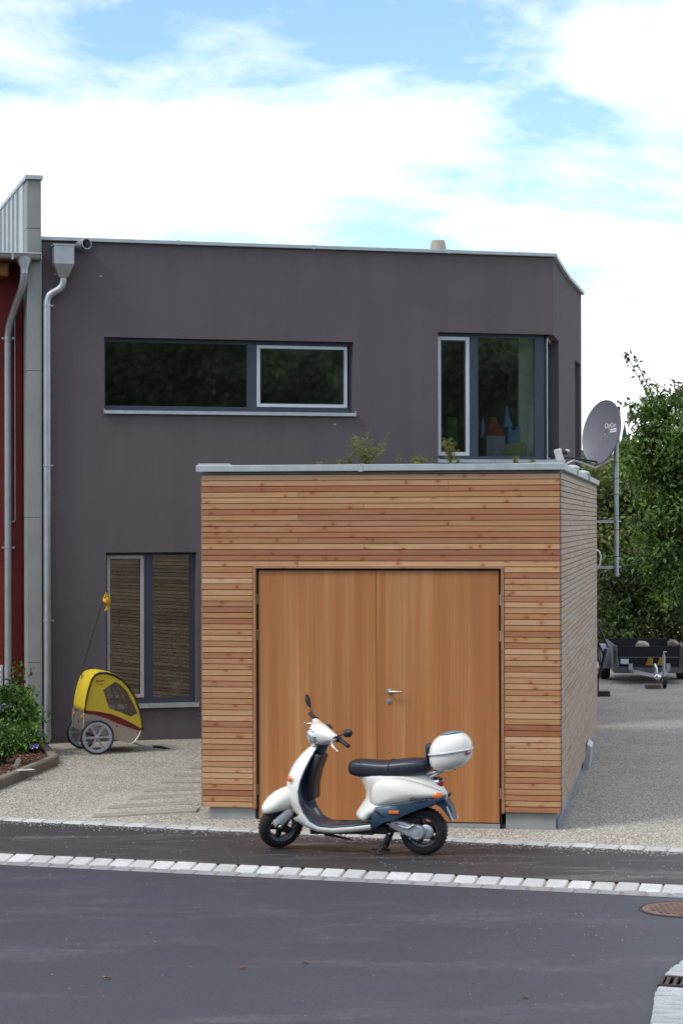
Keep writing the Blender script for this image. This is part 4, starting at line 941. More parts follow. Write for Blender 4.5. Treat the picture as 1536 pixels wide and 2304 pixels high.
for dy in (.06, .50):
    e = MB(); e.ell((bp_[0].x - .012, YN + dy, bp_[0].z - .085), (.012, .030, .030), 14, 8); e.build('reflector', orange_l, bt, smooth=180)
e = MB(); e.ell((bp_[0].x - .01, YN + .24, bp_[0].z - .15), (.008, .02, .018), 10, 6); e.build('bolt', maroon, bt, smooth=180)
for px, py in ((192, 1624), (263, 1633), (201, 1641), (309, 1648)):
    p = lat([(px, py)], YN - .004)[0]; e = MB(); e.ell(p, (.012, .006, .012), 10, 6); e.build('bolt', red_l, bt, smooth=180)
# maroon band and yellow side cloth with clear window
red_s = [(190, 1597), (225, 1600), (270, 1612), (318, 1636), (318, 1646), (292, 1637), (258, 1625), (240, 1616), (216, 1608.5), (190, 1605)]
for y0 in (YN - .006, YF - .002):
    e = MB(); e.prism(lat(red_s, y0), (0, .008, 0)); e.build('side_band', maroon, bt)
side = [(192, 1598), (196, 1576), (201, 1553), (208, 1532), (216, 1521), (226, 1517), (240, 1517.5), (256, 1522), (273, 1532), (288, 1548), (301, 1570), (311, 1597), (317, 1622), (318, 1639), (300, 1629), (275, 1616), (250, 1606.5), (222, 1601)]
win = [(232, 1552), (259.5, 1533.5), (272, 1541), (286, 1557), (297, 1577), (305, 1594), (309.5, 1605), (294, 1612.5), (270, 1602), (245, 1594), (240, 1578)]
def holed(outer, inner, y, d, name, m):
    bm = bmesh.new(); ov = [bm.verts.new(p) for p in lat(outer, y)]; iv = [bm.verts.new(p) for p in lat(inner, y)]
    es = [bm.edges.new((l[i], l[(i + 1) % len(l)])) for l in (ov, iv) for i in range(len(l))]
    bmesh.ops.triangle_fill(bm, edges=es, use_beauty=True)
    ex = bmesh.ops.extrude_face_region(bm, geom=bm.faces[:]); bmesh.ops.translate(bm, verts=[v for v in ex['geom'] if isinstance(v, bmesh.types.BMVert)], vec=(0, d, 0)); bmesh.ops.recalc_face_normals(bm, faces=bm.faces)
    me = bpy.data.meshes.new(name); bm.to_mesh(me); bm.free(); me.materials.append(m); o = bpy.data.objects.new(name, me); COL.objects.link(o); o.parent = bt; return o
for y in (YN - .012, YF + .004):
    sc_ = holed(side, win, y, .005, 'side_cloth', yellow_s)
    e = MB(); e.prism(lat(win, y + .002), (0, .002, 0)); e.build('side_window', vinyl_clear, bt)
# hood: cover over the arch, from the near to the far side
arch = [(190, 1602), (193, 1576), (198, 1552), (205, 1530), (213, 1518), (224, 1513), (240, 1513), (257, 1518), (275, 1528), (291, 1545), (304, 1568), (314, 1596), (320, 1622), (322, 1642)]
e = MB(); rg = []
for k in range(13):
    f = k / 12; y = YN - .015 + f * (YF - YN + .03); crown = math.sin(PI * f) ** .5 * .018
    row_ = []
    for i, p in enumerate(lat(arch, YN)):
        wob = .006 * math.sin(i * 2.3 + k * 1.1) + .004 * math.sin(i * 5.1 - k * 2)
        c0 = T3(250, 1600, YN); dv = (p - c0); dv.y = 0; dv.normalize(); row_.append(Vector((p.x, y, p.z)) + dv * (crown + wob * (0 < k < 12)))
    rg.append(row_)
# open front: fabric only over back and roof, clear sheet further down
nb = 10
e.loft([r[:nb] for r in rg], False, False); hd = e.build('hood', yellow, bt, smooth=180, subd=1); so = hd.modifiers.new('thickness', 'SOLIDIFY'); so.thickness = .004
e = MB(); e.loft([r[nb - 1:] for r in rg], False, False); fc = e.build('front_cover', yellow, bt, smooth=180, subd=1); so = fc.modifiers.new('thickness', 'SOLIDIFY'); so.thickness = .004
for k in (0, 12):
    e = MB(); e.tube([Vector((p.x, p.y + (-.004 if k == 0 else .004), p.z)) for p in rg[k]], .008, 8); e.build('hood_piping', black_pl, bt, smooth=180)
    e = MB(); wd = .03
    e.loft([[p + Vector((0, -.006 if k == 0 else .006, 0)), p + (Vector((T3(250, 1600, YN).x, p.y, T3(250, 1600, YN).z)) - p).normalized() * -.012 + Vector((0, .01 if k == 0 else -.01, 0))] for p in rg[k][6:]], False, False); tag(e.build('hood_edge', yellow, bt, smooth=180), None)
# seat back inside, logo squiggle on the cloth
e = MB(); p, q = T3(205, 1640, YN), T3(222, 1540, YN); e.prism([Vector((p.x, YN + .03, p.z)), Vector((q.x, YN + .03, q.z)), Vector((q.x + .03, YN + .03, q.z)), Vector((p.x + .05, YN + .03, p.z))], (0, YF - YN - .06, 0)); e.build('seat_back', simple('dark_lining', (.05, .045, .05), .8), bt)
e = MB(); e.tube([Vector((v.x, YF - .08, v.z)) for v in lat([(262, 1535), (276, 1560), (284, 1590), (288, 1615)], YN)], .012, 8); e.build('hood_arch', simple('dull_yellow', (.22, .17, .08), .7), bt, smooth=180)
lg = [(216, 1535), (217, 1530), (219, 1529), (220, 1534), (222, 1530.5), (224, 1533), (226, 1530), (228, 1533), (230, 1529), (232, 1532), (235, 1529.5)]
e = MB(); e.tube([p + Vector((0, -.014, 0)) for p in lat(lg, YN)], .0055, 6); e.tube([p + Vector((0, -.014, 0)) for p in lat([(216, 1538.5), (224, 1540), (233, 1540)], YN)], .003, 6); e.build('cloth_logo', simple('brown_red_print', (.35, .06, .03), .7), bt, smooth=180)
# flag pole and pennant
fp = [T3(184, 1600, .50), T3(185, 1510, .50), T3(205, 1440, .46), T3(222, 1385, .43), T3(238, 1340, .40), T3(243, 1328, .40)]
e = MB(); e.tube(fp, .006, 8); e.build('flag_pole', black_pl, bt, smooth=180)
fl_o = [[(243, 1327), (231, 1351)], [(245, 1336), (233, 1354)], [(247.5, 1343), (237, 1357)], [(248.5, 1352), (240.5, 1359)], [(248, 1360), (241.5, 1361)], [(247.5, 1368), (238, 1371)], [(243, 1372), (235, 1375)]]
e = MB(); e.loft([[T3(*a_, .40) + Vector((0, .02 * math.sin(i * 1.5), 0)), T3((a_[0] + b_[0]) / 2, (a_[1] + b_[1]) / 2, .40) + Vector((0, .035 * math.cos(i * 1.3), 0)), T3(*b_, .40) + Vector((0, -.03 * math.sin(i), 0))] for i, (a_, b_) in enumerate(fl_o)], False, False)
fg = e.build('flag', simple('amber_flag_cloth', (.72, .42, .01), .7), bt, smooth=60); so = fg.modifiers.new('thickness', 'SOLIDIFY'); so.thickness = .003
e = MB()
for pts in ([(238, 1343), (241, 1341.5), (243.5, 1342.5)], [(242, 1346), (245, 1347), (247, 1346)], [(238, 1349), (240, 1351)]): e.tube([T3(px, py, .40) + Vector((0, -.05, 0)) for px, py in pts], .0045, 6)
e.build('flag_print', black_pl, fg)
# drawbar
e = MB(); e.tube([T3(292, 1668, .30), T3(318, 1676, .30), T3(345, 1681, .30)], .014, 10); e.build('drawbar', edge_al, bt, smooth=60)
e = MB(); e.tube([T3(343, 1680, .30), T3(362, 1681, .30), T3(385, 1687, .30)], [.016, .018, .012], 8); e.build('hitch', black_pl, bt, smooth=60)
e = MB(); e.tube([(0, 0, WR), (0, .76, WR)], .012, 8); e.build('axle', dark_metal, bt)

# ================================================================== satellite dish on its mast
PD = 28.95
mast_b = at(1386, 1297, PD)
sdish = thing('satellite_dish', 'grey satellite dish on a galvanised mast at the garage back corner', 'satellite dish', (mast_b.x, mast_b.y, 0))
mz0, mz1 = mast_b.z, at(1386, 915, PD).z
e = MB(); e.tube([(0, 0, mz0), (0, 0, mz1)], .030, 14); e.build('mast', galv, sdish, smooth=60)
for py in (1040, 1077, 1112, 1160, 1192, 1252):
    z = at(1386, py, PD).z; e = MB(); e.lathe([(.031, -.004), (.033, -.004), (.033, .004), (.031, .004)], (0, 0, z), (0, 0, 1), 14); e.build('cable_tie', black_pl, sdish)
for py in (1173, 1276):
    z = at(1386, py, PD).z; e = MB(); e.box(-.40, -.034, .02, .028, z - .022, z + .022); e.box(-.40, -.034, .02, .06, z + .016, z + .022); e.box(-.41, -.34, -.12, .02, z - .022, z + .022); br = e.build('wall_bracket', galv, sdish)
    e = MB(); e.lathe([(.031, -.01), (.037, -.01), (.037, .01), (.031, .01)], (0, 0, z), (0, 0, 1), 14); e.tube([(-.06, .034, z), (.07, .034, z)], .006, 6); e.build('clamp', steel, br)
dn_ = Vector((-.80, -.565, .20)).normalized(); du = (Vector((0, 0, 1)) - dn_ * dn_.z).normalized(); dr = du.cross(dn_)
dc = at(1351, 972, PD - .12) - sdish.location
def DL(u, v, w): return dc + dr * u + du * v + dn_ * w
e = MB(); rg = []
RU, RV = .355, .43
for k in range(0, 11):
    f = max(k / 10, .01); rg.append([DL(RU * f * math.cos(2 * PI * j / 40), RV * f * math.sin(2 * PI * j / 40), .085 * f * f - .085) for j in range(40)])
for f, w in ((1.02, .004), (1.03, -.012), (1.0, -.03)): rg.append([DL(RU * f * math.cos(2 * PI * j / 40), RV * f * math.sin(2 * PI * j / 40), w) for j in range(40)])
e.loft(rg, False); dish_m = simple('grey_dish_paint', (.145, .148, .168), .45, .0, .04)
ds = e.build('dish', dish_m, sdish, smooth=50)
so = ds.modifiers.new('thickness', 'SOLIDIFY'); so.thickness = .004
for u, v in ((-.05, -.05), (.06, -.05), (-.05, -.33), (.06, -.33)):
    w = .085 * ((u / RU) ** 2 + (v / RV) ** 2) - .085; e = MB(); e.ell(DL(u, v, w + .003), (.008, .008, .008), 8, 6); e.build('bolt', steel, ds)
lm = simple('white_print', (.62, .62, .62), .6)
def DM(u, v, w): c_ = DL(u, v, w); return Matrix(((dr.x, du.x, dn_.x, c_.x), (dr.y, du.y, dn_.y, c_.y), (dr.z, du.z, dn_.z, c_.z), (0, 0, 0, 1)))
# print on the curved face: a text mesh bent on to the paraboloid
tx = text_mesh('dish_lettering', 'CityCom', .092, lm, ds, Matrix.Identity(4), 0, .0, .95, .002)
for v in tx.data.vertices:
    u, q = v.co.x * .80 + .10, v.co.y + .10; v.co = DL(u, q, .085 * ((u / RU) ** 2 + (q / RV) ** 2) - .085 + .0035)
e = MB()
for r_ in range(2):
    for c_ in range(7):
        u0, q = .09 + c_ * .024, .035 - r_ * .03; w = .085 * ((u0 / RU) ** 2 + (q / RV) ** 2) - .085 + .006
        e.quad(DL(u0, q, w), DL(u0 + .019, q, w), DL(u0 + .019, q + .022, w), DL(u0, q + .022, w))
e.build('dish_print', lm, ds)
lnb = at(1256, 1022, PD - .62) - sdish.location; base_a = DL(0, -.41, -.01)
e = MB(); e.tube([base_a, base_a.lerp(lnb, .5) + Vector((0, 0, -.005)), lnb + Vector((.05, .02, -.04))], .013, 8); arm = e.build('feed_arm', dark_metal, sdish, smooth=60)
M = Matrix.Translation(lnb) @ Matrix.Rotation(R(-14), 4, 'Y') @ Matrix.Rotation(R(30), 4, 'Z')
wht = simple('white_plastic', (.66, .66, .62), .5)
e = MB(); e.box(-.045, .045, -.035, .035, -.10, .07, M); lb = e.build('feed_head', wht, sdish, bevel=.012, seg=2)
e = MB(); e.lathe([(.028, 0), (.030, .035), (.034, .05), (.0001, .05)], lnb + Vector((.05, 0, .02)), (.9, .3, .1), 14); e.build('feed_horn', black_pl, lb)
e = MB(); e.ell(lnb + Vector((.115, .02, .045)), (.035, .025, .022)); e.build('feed_cap', wht, lb, smooth=180)
cb = [at(1268, 1052, PD - .55), at(1277, 1041, PD - .5), at(1290, 1036, PD - .4), at(1310, 1042, PD - .2), at(1338, 1053, PD), at(1358, 1042, PD), at(1372, 1034, PD), at(1383, 1034, PD)]
e = MB(); e.tube([p - sdish.location for p in cb], .013, 8); e.build('cable', wht, sdish, smooth=180)
cb = [at(1336, 1235, PD - .1), at(1346, 1240, PD - .1), at(1351, 1252, PD - .1), at(1349, 1268, PD - .1), at(1338, 1290, PD - .1)]
e = MB(); e.tube([p - sdish.location for p in cb], .012, 8); e.build('cable', wht, sdish, smooth=180)
e = MB(); e.box(-.03, .05, -.05, .03, at(1386, 960, PD).z, at(1386, 915, PD).z); e.build('dish_mount', dark_metal, sdish)

# ================================================================== flatbed trailer in the back yard
UD = 38.2
uo = gnd(1459, 1537); UX = at(1459, 1500, UD).x
ut = thing('utility_trailer', 'open flatbed utility trailer with dark front board parked below the trees', 'trailer', (UX, UD, 0), R(-3))
def U(px, py, y=0.0): return at(px, py, UD + y) - Vector((UX, UD, 0))
grey_st = simple('grey_trailer_steel', (.12, .125, .125), .5, .5, .1); dk_board = simple('dark_board', (.010, .011, .015), .85, 0, .2)
hw = .60; zt = U(1459, 1452).z; zb = U(1459, 1500).z; zf = U(1459, 1512).z; UL = 2.3
e = MB(); e.box(-hw + .07, hw - .07, -.02, .02, zb, zt - .02); e.build('front_board', dk_board, ut)
e = MB(); e.box(-hw + .07, hw - .07, -.028, -.02, (zb + zt) / 2 - .03, (zb + zt) / 2 - .012); e.build('board_seam', grey_st, ut)
for sx in (-1, 1):
    e = MB(); e.box(sx * hw - .045, sx * hw + .045, -.04, .05, zf, zt); po = e.build('corner_post', grey_st, ut, bevel=.008)
    e = MB(); e.box(sx * hw - .018, sx * hw + .008, -.046, -.041, zb + .05, zt - .09); e.build('slot', black_gap, po)
    e = MB(); e.box(sx * hw - .02, sx * hw + .02, .05, UL, zb, zt - .01); e.build('side_board', grey_st, ut)
    e = MB(); e.lathe([(.20, -.075), (.25, -.09), (.275, -.05), (.275, .05), (.25, .09), (.20, .075)], (sx * (hw + .10), 1.25, .275), (1, 0, 0), 24); w = e.build('wheel', rubber, ut, smooth=50)
    e = MB(); e.lathe([(.0001, -.07), (.12, -.07), (.19, -.085), (.2, -.05)] if sx < 0 else [(.0001, .07), (.12, .07), (.19, .085), (.2, .05)], (sx * (hw + .10), 1.25, .275), (1, 0, 0), 20); e.build('rim', grey_st, w)
    e = MB(); rg = [[Vector((sx * (hw + .10) + x, 1.25 + r * math.cos(a_), .30 + r * math.sin(a_))) for x, r in ((-.085, .33), (.085, .33), (.085, .345), (-.085, .345))] for a_ in [R(-15 + 210 * k / 12) for k in range(13)]]; e.loft(rg); e.build('mudguard', simple('pale_mudguard', (.26, .28, .32), .4), ut, smooth=50)
e = MB(); e.box(-hw + .02, hw - .02, UL - .02, UL + .02, zb, zt); e.build('tail_board', dk_board, ut)
e = MB(); e.box(-hw, hw, .0, UL, zb - .03, zb - .005); e.build('bed', grey_st, ut)
e = MB(); e.box(-hw - .02, hw + .02, -.06, .04, zf - .02, zb - .02); e.box(-hw - .02, -hw + .04, .04, UL, zf, zb - .03); e.box(hw - .04, hw + .02, .04, UL, zf, zb - .03); e.build('frame', grey_st, ut, bevel=.006)
for sx in (-1, 1):
    e = MB(); e.tube([(sx * (hw - .25), -.02, zf + .03), (sx * .08, -1.0, zf + .02), (0.0, -1.45, zf + .02)], .035, 4); e.build('drawbar', galv, ut)
    e = MB(); e.box(sx * .33 - .035, sx * .33 + .035, -.10, -.06, zf + .04, zb + .06); e.build('clamp', galv, ut)
e = MB(); e.tube([(0, -1.40, zf + .04), (0, -1.62, zf + .05)], .045, 10); e.tube([(-.01, -1.50, zf + .06), (-.02, -1.53, zf + .17), (-.04, -1.50, zf + .24)], [.03, .025, .02], 8); e.ell((-.0, -1.64, zf + .03), (.06, .07, .05)); e.build('coupling', chrome, ut, smooth=60)
e = MB(); e.tube([(.16, -1.05, zf + .36), (.16, -1.05, .12)], .026, 10); e.tube([(.16, -1.05, zf + .36), (.16, -1.05, zf + .42), (.20, -1.10, zf + .42)], .010, 8); jw = e.build('jockey_stand', galv, ut, smooth=60)
e = MB(); e.lathe([(.03, -.03), (.10, -.03), (.105, 0), (.10, .03), (.03, .03)], (.17, -1.05, .105), (1, 0, 0), 18); e.build('jockey_wheel', rubber, jw, smooth=40)
e = MB(); e.box(-.50, -.36, -.034, -.0285, zb + .05, zb + .14); e.build('registration_sticker', plate_m, ut)
chock = simple('yellow_chock', (.30, .18, .01), .5)
for x in (.0, .20):
    e = MB(); e.prism([(x - .07, -.06, zb + .02), (x + .07, -.06, zb + .02), (x + .06, -.06, zb + .15), (x - .02, -.06, zb + .17)], (0, .03, 0)); e.build('wheel_chock', chock, ut, bevel=.01)
rock_m = simple('pale_rock', (.42, .38, .32), .9, 0, .25, 7, 14, .6, .03)
def rock(name, label, cat, c_, r, seed, m=None, group=None):
    rr = random.Random(seed); bm = bmesh.new(); bmesh.ops.create_icosphere(bm, subdivisions=2, radius=1)
    for v in bm.verts: k_ = 1 + rr.uniform(-.16, .16); v.co = Vector((v.co.x * r[0] * k_, v.co.y * r[1] * k_, v.co.z * r[2] * k_))
    me = bpy.data.meshes.new(name); bm.to_mesh(me); bm.free(); me.materials.append(m or rock_m); o = bpy.data.objects.new(name, me); COL.objects.link(o); o.location = c_; return tag(o, label, cat, group)
p = at(1443, 1452, UD + .5); rock('rock', 'smooth pale stone lying in the trailer, left one of two', 'rock', p, (.12, .10, .08), 1)
p = at(1512, 1450, UD + .5); rock('rock', 'rough brownish stone in the trailer at the picture edge', 'rock', p, (.11, .10, .09), 2, simple('brown_rock', (.26, .21, .15), .9, 0, .3, 8, 14, .6, .03))
for x, z in ((-.20, 0), (.38, 0)):      # supports so the stones lie on the bed
    pass
wdb = m_concrete('old_timber', (.10, .06, .035), (.20, .13, .08), 8)
p = gnd(1468, 1549); o_ = MB(); o_.box(-.13, .13, -.10, .10, 0, .06); o_ = o_.build('timber_block', wdb, bevel=.006); o_.location = p; tag(o_, 'flat brown timber block under the trailer jockey wheel', 'timber')
o_ = MB(); o_.prism([(-.55, 0, .32), (.0, 0, .20), (.35, 0, .30), (.35, 0, .25), (.0, 0, .15), (-.55, 0, .27)], (0, .14, 0)); o_ = o_.build('axle_beam', wdb, ut); o_.location = (0, 1.15, 0)

# ================================================================== vegetation
def m_leaf(name, stops, trans=.35):
    t = MT(name); g = t.n('ShaderNodeNewGeometry'); c = t.ramp(g.outputs['Random Per Island'], stops); pn = t.noise(t.mapped(), 1.6, 3); c = t.mix(1.0, c, t.ramp(pn, [(.37, (.42,) * 3), (.62, (1.5,) * 3)]), 'MULTIPLY'); t.base(c); t.p.inputs['Roughness'].default_value = .45
    tl_ = t.n('ShaderNodeBsdfTranslucent'); t.l(t.mix(1.0, c, (1.2, 1.25, .55), 'MULTIPLY'), tl_.inputs[0]); mx_ = t.n('ShaderNodeMixShader'); mx_.inputs[0].default_value = trans
    t.l(t.p.outputs[0], mx_.inputs[1]); t.l(tl_.outputs[0], mx_.inputs[2]); t.l(mx_.outputs[0], t.out.inputs[0]); return t.m
leaf_apple = m_leaf('apple_leaves', [(0, (.04, .085, .014)), (.4, (.08, .15, .028)), (.8, (.15, .23, .05)), (1, (.27, .33, .13))])
leaf_hazel = m_leaf('hazel_leaves', [(0, (.06, .09, .025)), (.4, (.13, .18, .06)), (.85, (.22, .26, .10)), (.95, (.32, .30, .10)), (1, (.28, .13, .06))])
leaf_dark = m_leaf('hedge_leaves', [(0, (.03, .055, .014)), (.5, (.06, .105, .025)), (.9, (.11, .165, .045)), (1, (.19, .24, .09))], .2)
leaf_shrub = m_leaf('shrub_leaves', [(0, (.045, .12, .03)), (.5, (.09, .21, .045)), (.85, (.17, .31, .055)), (1, (.28, .38, .07))])
leaf_weed = m_leaf('weed_leaves', [(0, (.14, .17, .05)), (.6, (.28, .29, .08)), (1, (.42, .36, .12))])
leaf_lime = m_leaf('lime_leaves', [(0, (.10, .17, .03)), (.6, (.22, .29, .05)), (1, (.34, .38, .09))])
petal = m_leaf('violet_petals', [(0, (.16, .08, .42)), (1, (.28, .18, .60))])
bark = simple('bark', (.06, .048, .036), .9, 0, .3, 8, 25, .6, .02)
def leaves(name, pts, size, m, parent=None, up=.35, aspect=.5, kind=None):
    pts = np.asarray(pts, float); n = len(pts)
    d = rng.normal(size=(n, 3)); d[:, 2] -= .25; d /= np.linalg.norm(d, axis=1)[:, None]
    nn_ = rng.normal(size=(n, 3)); nn_[:, 2] += up * 3; sd_ = np.cross(d, nn_); sd_ /= np.linalg.norm(sd_, axis=1)[:, None] + 1e-9; nr = np.cross(sd_, d)
    L = (rng.uniform(.65, 1.25, n) * size)[:, None]; w = L * aspect
    a_ = pts; b_ = pts + d * L * .45 + sd_ * w * .5 + nr * L * .12; c_ = pts + d * L - nr * L * .10; e_ = pts + d * L * .45 - sd_ * w * .5 + nr * L * .12
    v = np.stack([a_, b_, c_, e_], 1).reshape(-1, 3); i = (np.arange(n) * 4)[:, None]
    f = np.concatenate([np.hstack([i, i + 1, i + 2]), np.hstack([i, i + 2, i + 3])], 1).reshape(-1, 3)
    me = bpy.data.meshes.new(name); me.from_pydata(v.tolist(), [], f.tolist()); me.materials.append(m); o = bpy.data.objects.new(name, me); COL.objects.link(o)
    if parent is not None: o.parent = parent
    if kind: o['kind'] = kind
    return o
def clumps(lobes, per, spread, shell=.55):
    P = []; C_ = []
    for c_, r, k in lobes:
        for _ in range(k):
            d = rng.normal(size=3); d /= np.linalg.norm(d); f = rng.uniform(shell, 1.0) ** .7; cc_ = np.array(c_) + d * np.array(r) * f; C_.append(cc_)
            P.append(cc_ + rng.normal(size=(per, 3)) * spread * np.array([1, 1, .75]))
    return np.concatenate(P), C_
def tree(name, label, base, lobes, per, spread, size, m, trunk_r, group=None, extra=None, shell=.55, cat='tree', twigs=40, stems=()):
    o = thing(name, label, cat, base, 0, group); B = np.array(base)
    P, C_ = clumps(lobes, per, spread, shell)
    if extra is not None: P = np.concatenate([P, extra])
    leaves('crown', P - B, size, m, o)
    e = MB(); tp = Vector(np.mean([l[0] for l in lobes], axis=0) - B); e.tube([(0, 0, -.05), tp * .3 + Vector((.05, 0, 0)), tp * .62, tp], [trunk_r, trunk_r * .8, trunk_r * .6, trunk_r * .3], 10)
    for c_ in random.sample(C_, min(twigs, len(C_))):
        q = Vector(c_ - B); s0 = tp * random.uniform(.35, .95); e.tube([s0, s0.lerp(q, .5) + Vector((0, 0, -.05 * (q - s0).length)), q], [trunk_r * .3, trunk_r * .16, .006], 5)
    for q in stems: e.tube([Vector(p) - Vector(B) for p in q], [.004] + [.009] * (len(q) - 1), 5)
    e.build('trunk', bark, o, smooth=60); return o
def LB(px, py, D, r, k, rz=None):
    p = at(px, py, D); return ((p.x, p.y, p.z), (r, r, rz or r), k)
def sprig(pts, n, D):
    q = [np.array(at(px, py, D)) for px, py in pts]; out = []
    for _ in range(n):
        f = rng.uniform(0, len(q) - 1.001); i = int(f); out.append(q[i] + (q[i + 1] - q[i]) * (f - i) + rng.normal(size=3) * .035)
    return np.array(out)
AD = 42.5
SPR = [([(1402, 792), (1420, 820), (1436, 850), (1455, 890), (1478, 940)], 36), ([(1423, 800), (1442, 840), (1462, 880), (1480, 930)], 24), ([(1396, 900), (1415, 912), (1440, 930), (1475, 950)], 32), ([(1430, 885), (1450, 900), (1485, 935)], 22), ([(1410, 948), (1428, 930), (1460, 940)], 16), ([(1450, 860), (1490, 870), (1525, 905)], 26), ([(1512, 856), (1518, 880), (1522, 915)], 16), ([(1533, 850), (1535, 880), (1538, 910)], 12), ([(1398, 1000), (1425, 1010), (1460, 1030)], 26), ([(1405, 1060), (1435, 1060), (1470, 1080)], 26), ([(1418, 1120), (1440, 1135), (1480, 1150)], 26), ([(1425, 1215), (1445, 1205), (1480, 1200)], 26), ([(1420, 970), (1440, 975), (1470, 985)], 20)]
ex = np.concatenate([sprig(p, n, AD) for p, n in SPR])
tree('apple_tree', 'large dark green fruit tree rising at the right picture edge', (8.4, 43.6, 0), [LB(1520, 950, AD, .62, 34), LB(1585, 960, AD, .95, 45), LB(1490, 1000, AD, .55, 26), LB(1460, 940, AD, .30, 12), LB(1530, 1060, AD, .75, 42), LB(1470, 1090, AD, .52, 24), LB(1500, 1160, AD, .62, 34), LB(1560, 1180, AD, .9, 44), LB(1490, 1230, AD, .52, 26), LB(1540, 1290, AD, .7, 30), LB(1440, 1030, AD, .35, 18), LB(1620, 1080, AD, 1.2, 50)], 40, .15, .125, leaf_apple, .13, None, ex, .62, 'tree', 60, [[at(px, py, AD) for px, py in p] for p, n in SPR])
tree('hazel_tree', 'yellowish green broadleaf tree behind the satellite mast', (6.1, 48.0, 0), [LB(1345, 1120, 47, .62, 36), LB(1400, 1090, 47, .62, 40), LB(1370, 1190, 47, .75, 50), LB(1430, 1170, 47, .7, 50), LB(1390, 1250, 47, .75, 40), LB(1440, 1090, 47, .4, 20), LB(1330, 1210, 47, .6, 30)], 48, .2, .13, leaf_hazel, .10)
tree('round_bush', 'dark leafy bush behind the flatbed trailer, nearest the garage', (5.35, 44.2, 0), [LB(1365, 1340, 43.5, .75, 36), LB(1390, 1420, 43.5, .75, 32), LB(1340, 1420, 43.5, .7, 28), LB(1400, 1300, 43.5, .5, 18), LB(1375, 1480, 43.5, .55, 22)], 42, .18, .12, leaf_dark, .07, None, None, .5, 'bush')
tree('spreading_bush', 'broad dark bush behind the trailer below the fruit tree', (6.9, 44.4, 0), [LB(1450, 1370, 43.7, .8, 36), LB(1510, 1400, 43.7, .85, 38), LB(1560, 1350, 43.7, .8, 28), LB(1460, 1440, 43.7, .75, 32), LB(1530, 1470, 43.7, .6, 26), LB(1470, 1310, 43.7, .5, 18)], 42, .19, .12, leaf_dark, .07, None, None, .5, 'bush')
for i, (px, pt, D, w) in enumerate(((1312, 1015, 70, .9), (1425, 1060, 62, 1.2))):
    c_ = at(px, pt, D)
    tree('distant_tree', ('blue green distant tree showing beside the dish edge', 'grey green distant tree between mast and fruit tree')[i], (c_.x, c_.y, 0), [((c_.x, c_.y, c_.z - 1.3), (w * 1.1, 1, 1.3), 40), ((c_.x + .3, c_.y, 1.6), (1.8, 1.2, 1.6), 50)], 40, .3, .22, leaf_dark, .12, 'distant trees', None, .5, 'tree', 10)
# far wooded ridge with single firs, faint blue haze put into their colours
hz = MB(); rg = []
for i in range(41):
    x = -160 + 9 * i; zt_ = 8.5 + 3.0 * math.sin(x * .02 + 1) + 1.5 * math.sin(x * .09); rg.append([Vector((x, 235, -2)), Vector((x, 250, zt_ * .6)), Vector((x, 275, zt_)), Vector((x, 330, zt_ + 2)), Vector((x, 420, -2))])
hz.loft(rg, False, False); ridge_m = simple('wooded_ridge', (.030, .052, .042), .95, 0, .4, .25, .8, .8, 1.0)
tag(hz.build('hill', ridge_m, smooth=180), kind='structure')
fir_m = simple('fir_needles', (.022, .045, .04), .95, 0, .35, 1.5)
for i, (px, pt, h_) in enumerate(((1404, 958, 9), (1413, 975, 7), (1390, 985, 7), (1318, 1000, 8), (1428, 985, 6))):
    c_ = at(px, pt, 262); e = MB(); rr = random.Random(i); fo = thing('fir_tree', ('tallest fir on the far ridge right of the dish', 'small fir just right of the tallest ridge fir', 'low fir on the ridge close to the dish rim', 'fir on the ridge seen between house and dish', 'low fir on the ridge nearest the fruit tree')[i], 'tree', (c_.x, c_.y, c_.z - h_), 0, 'firs on the ridge')
    for k in range(9):
        z0 = h_ * (.12 + .88 * k / 9); r_ = (1 - k / 9) * h_ * .27 + .1; e.lathe([(r_ * rr.uniform(.85, 1.15), z0 - .5), (r_ * .45, z0 + h_ * .05), (.03, z0 + h_ * .13)], (0, 0, 0), (0, 0, 1), 9)
    e.build('crown', fir_m, fo); e = MB(); e.tube([(0, 0, -2), (0, 0, h_ * .3)], .2, 6); e.build('trunk', bark, fo)
# wooded slope behind the photographer (seen only as reflection in the panes)
P, _ = clumps([((rng.uniform(0, 72), -rng.uniform(34, 52), rng.uniform(3, 15)), (6, 5, 6), 40) for _ in range(34)], 190, .9, .5)
slope_m = m_leaf('slope_leaves', [(0, (.016, .028, .010)), (1, (.026, .040, .014))], .1)
leaves('wooded_slope', P, .24, slope_m, None, .3, .7, 'stuff')
bsl = MB(); bsl.quad((-110, -30, -.2), (110, -30, -.2), (110, -75, 17), (-110, -75, 17)); tag(bsl.build('slope', grass_far), kind='structure')

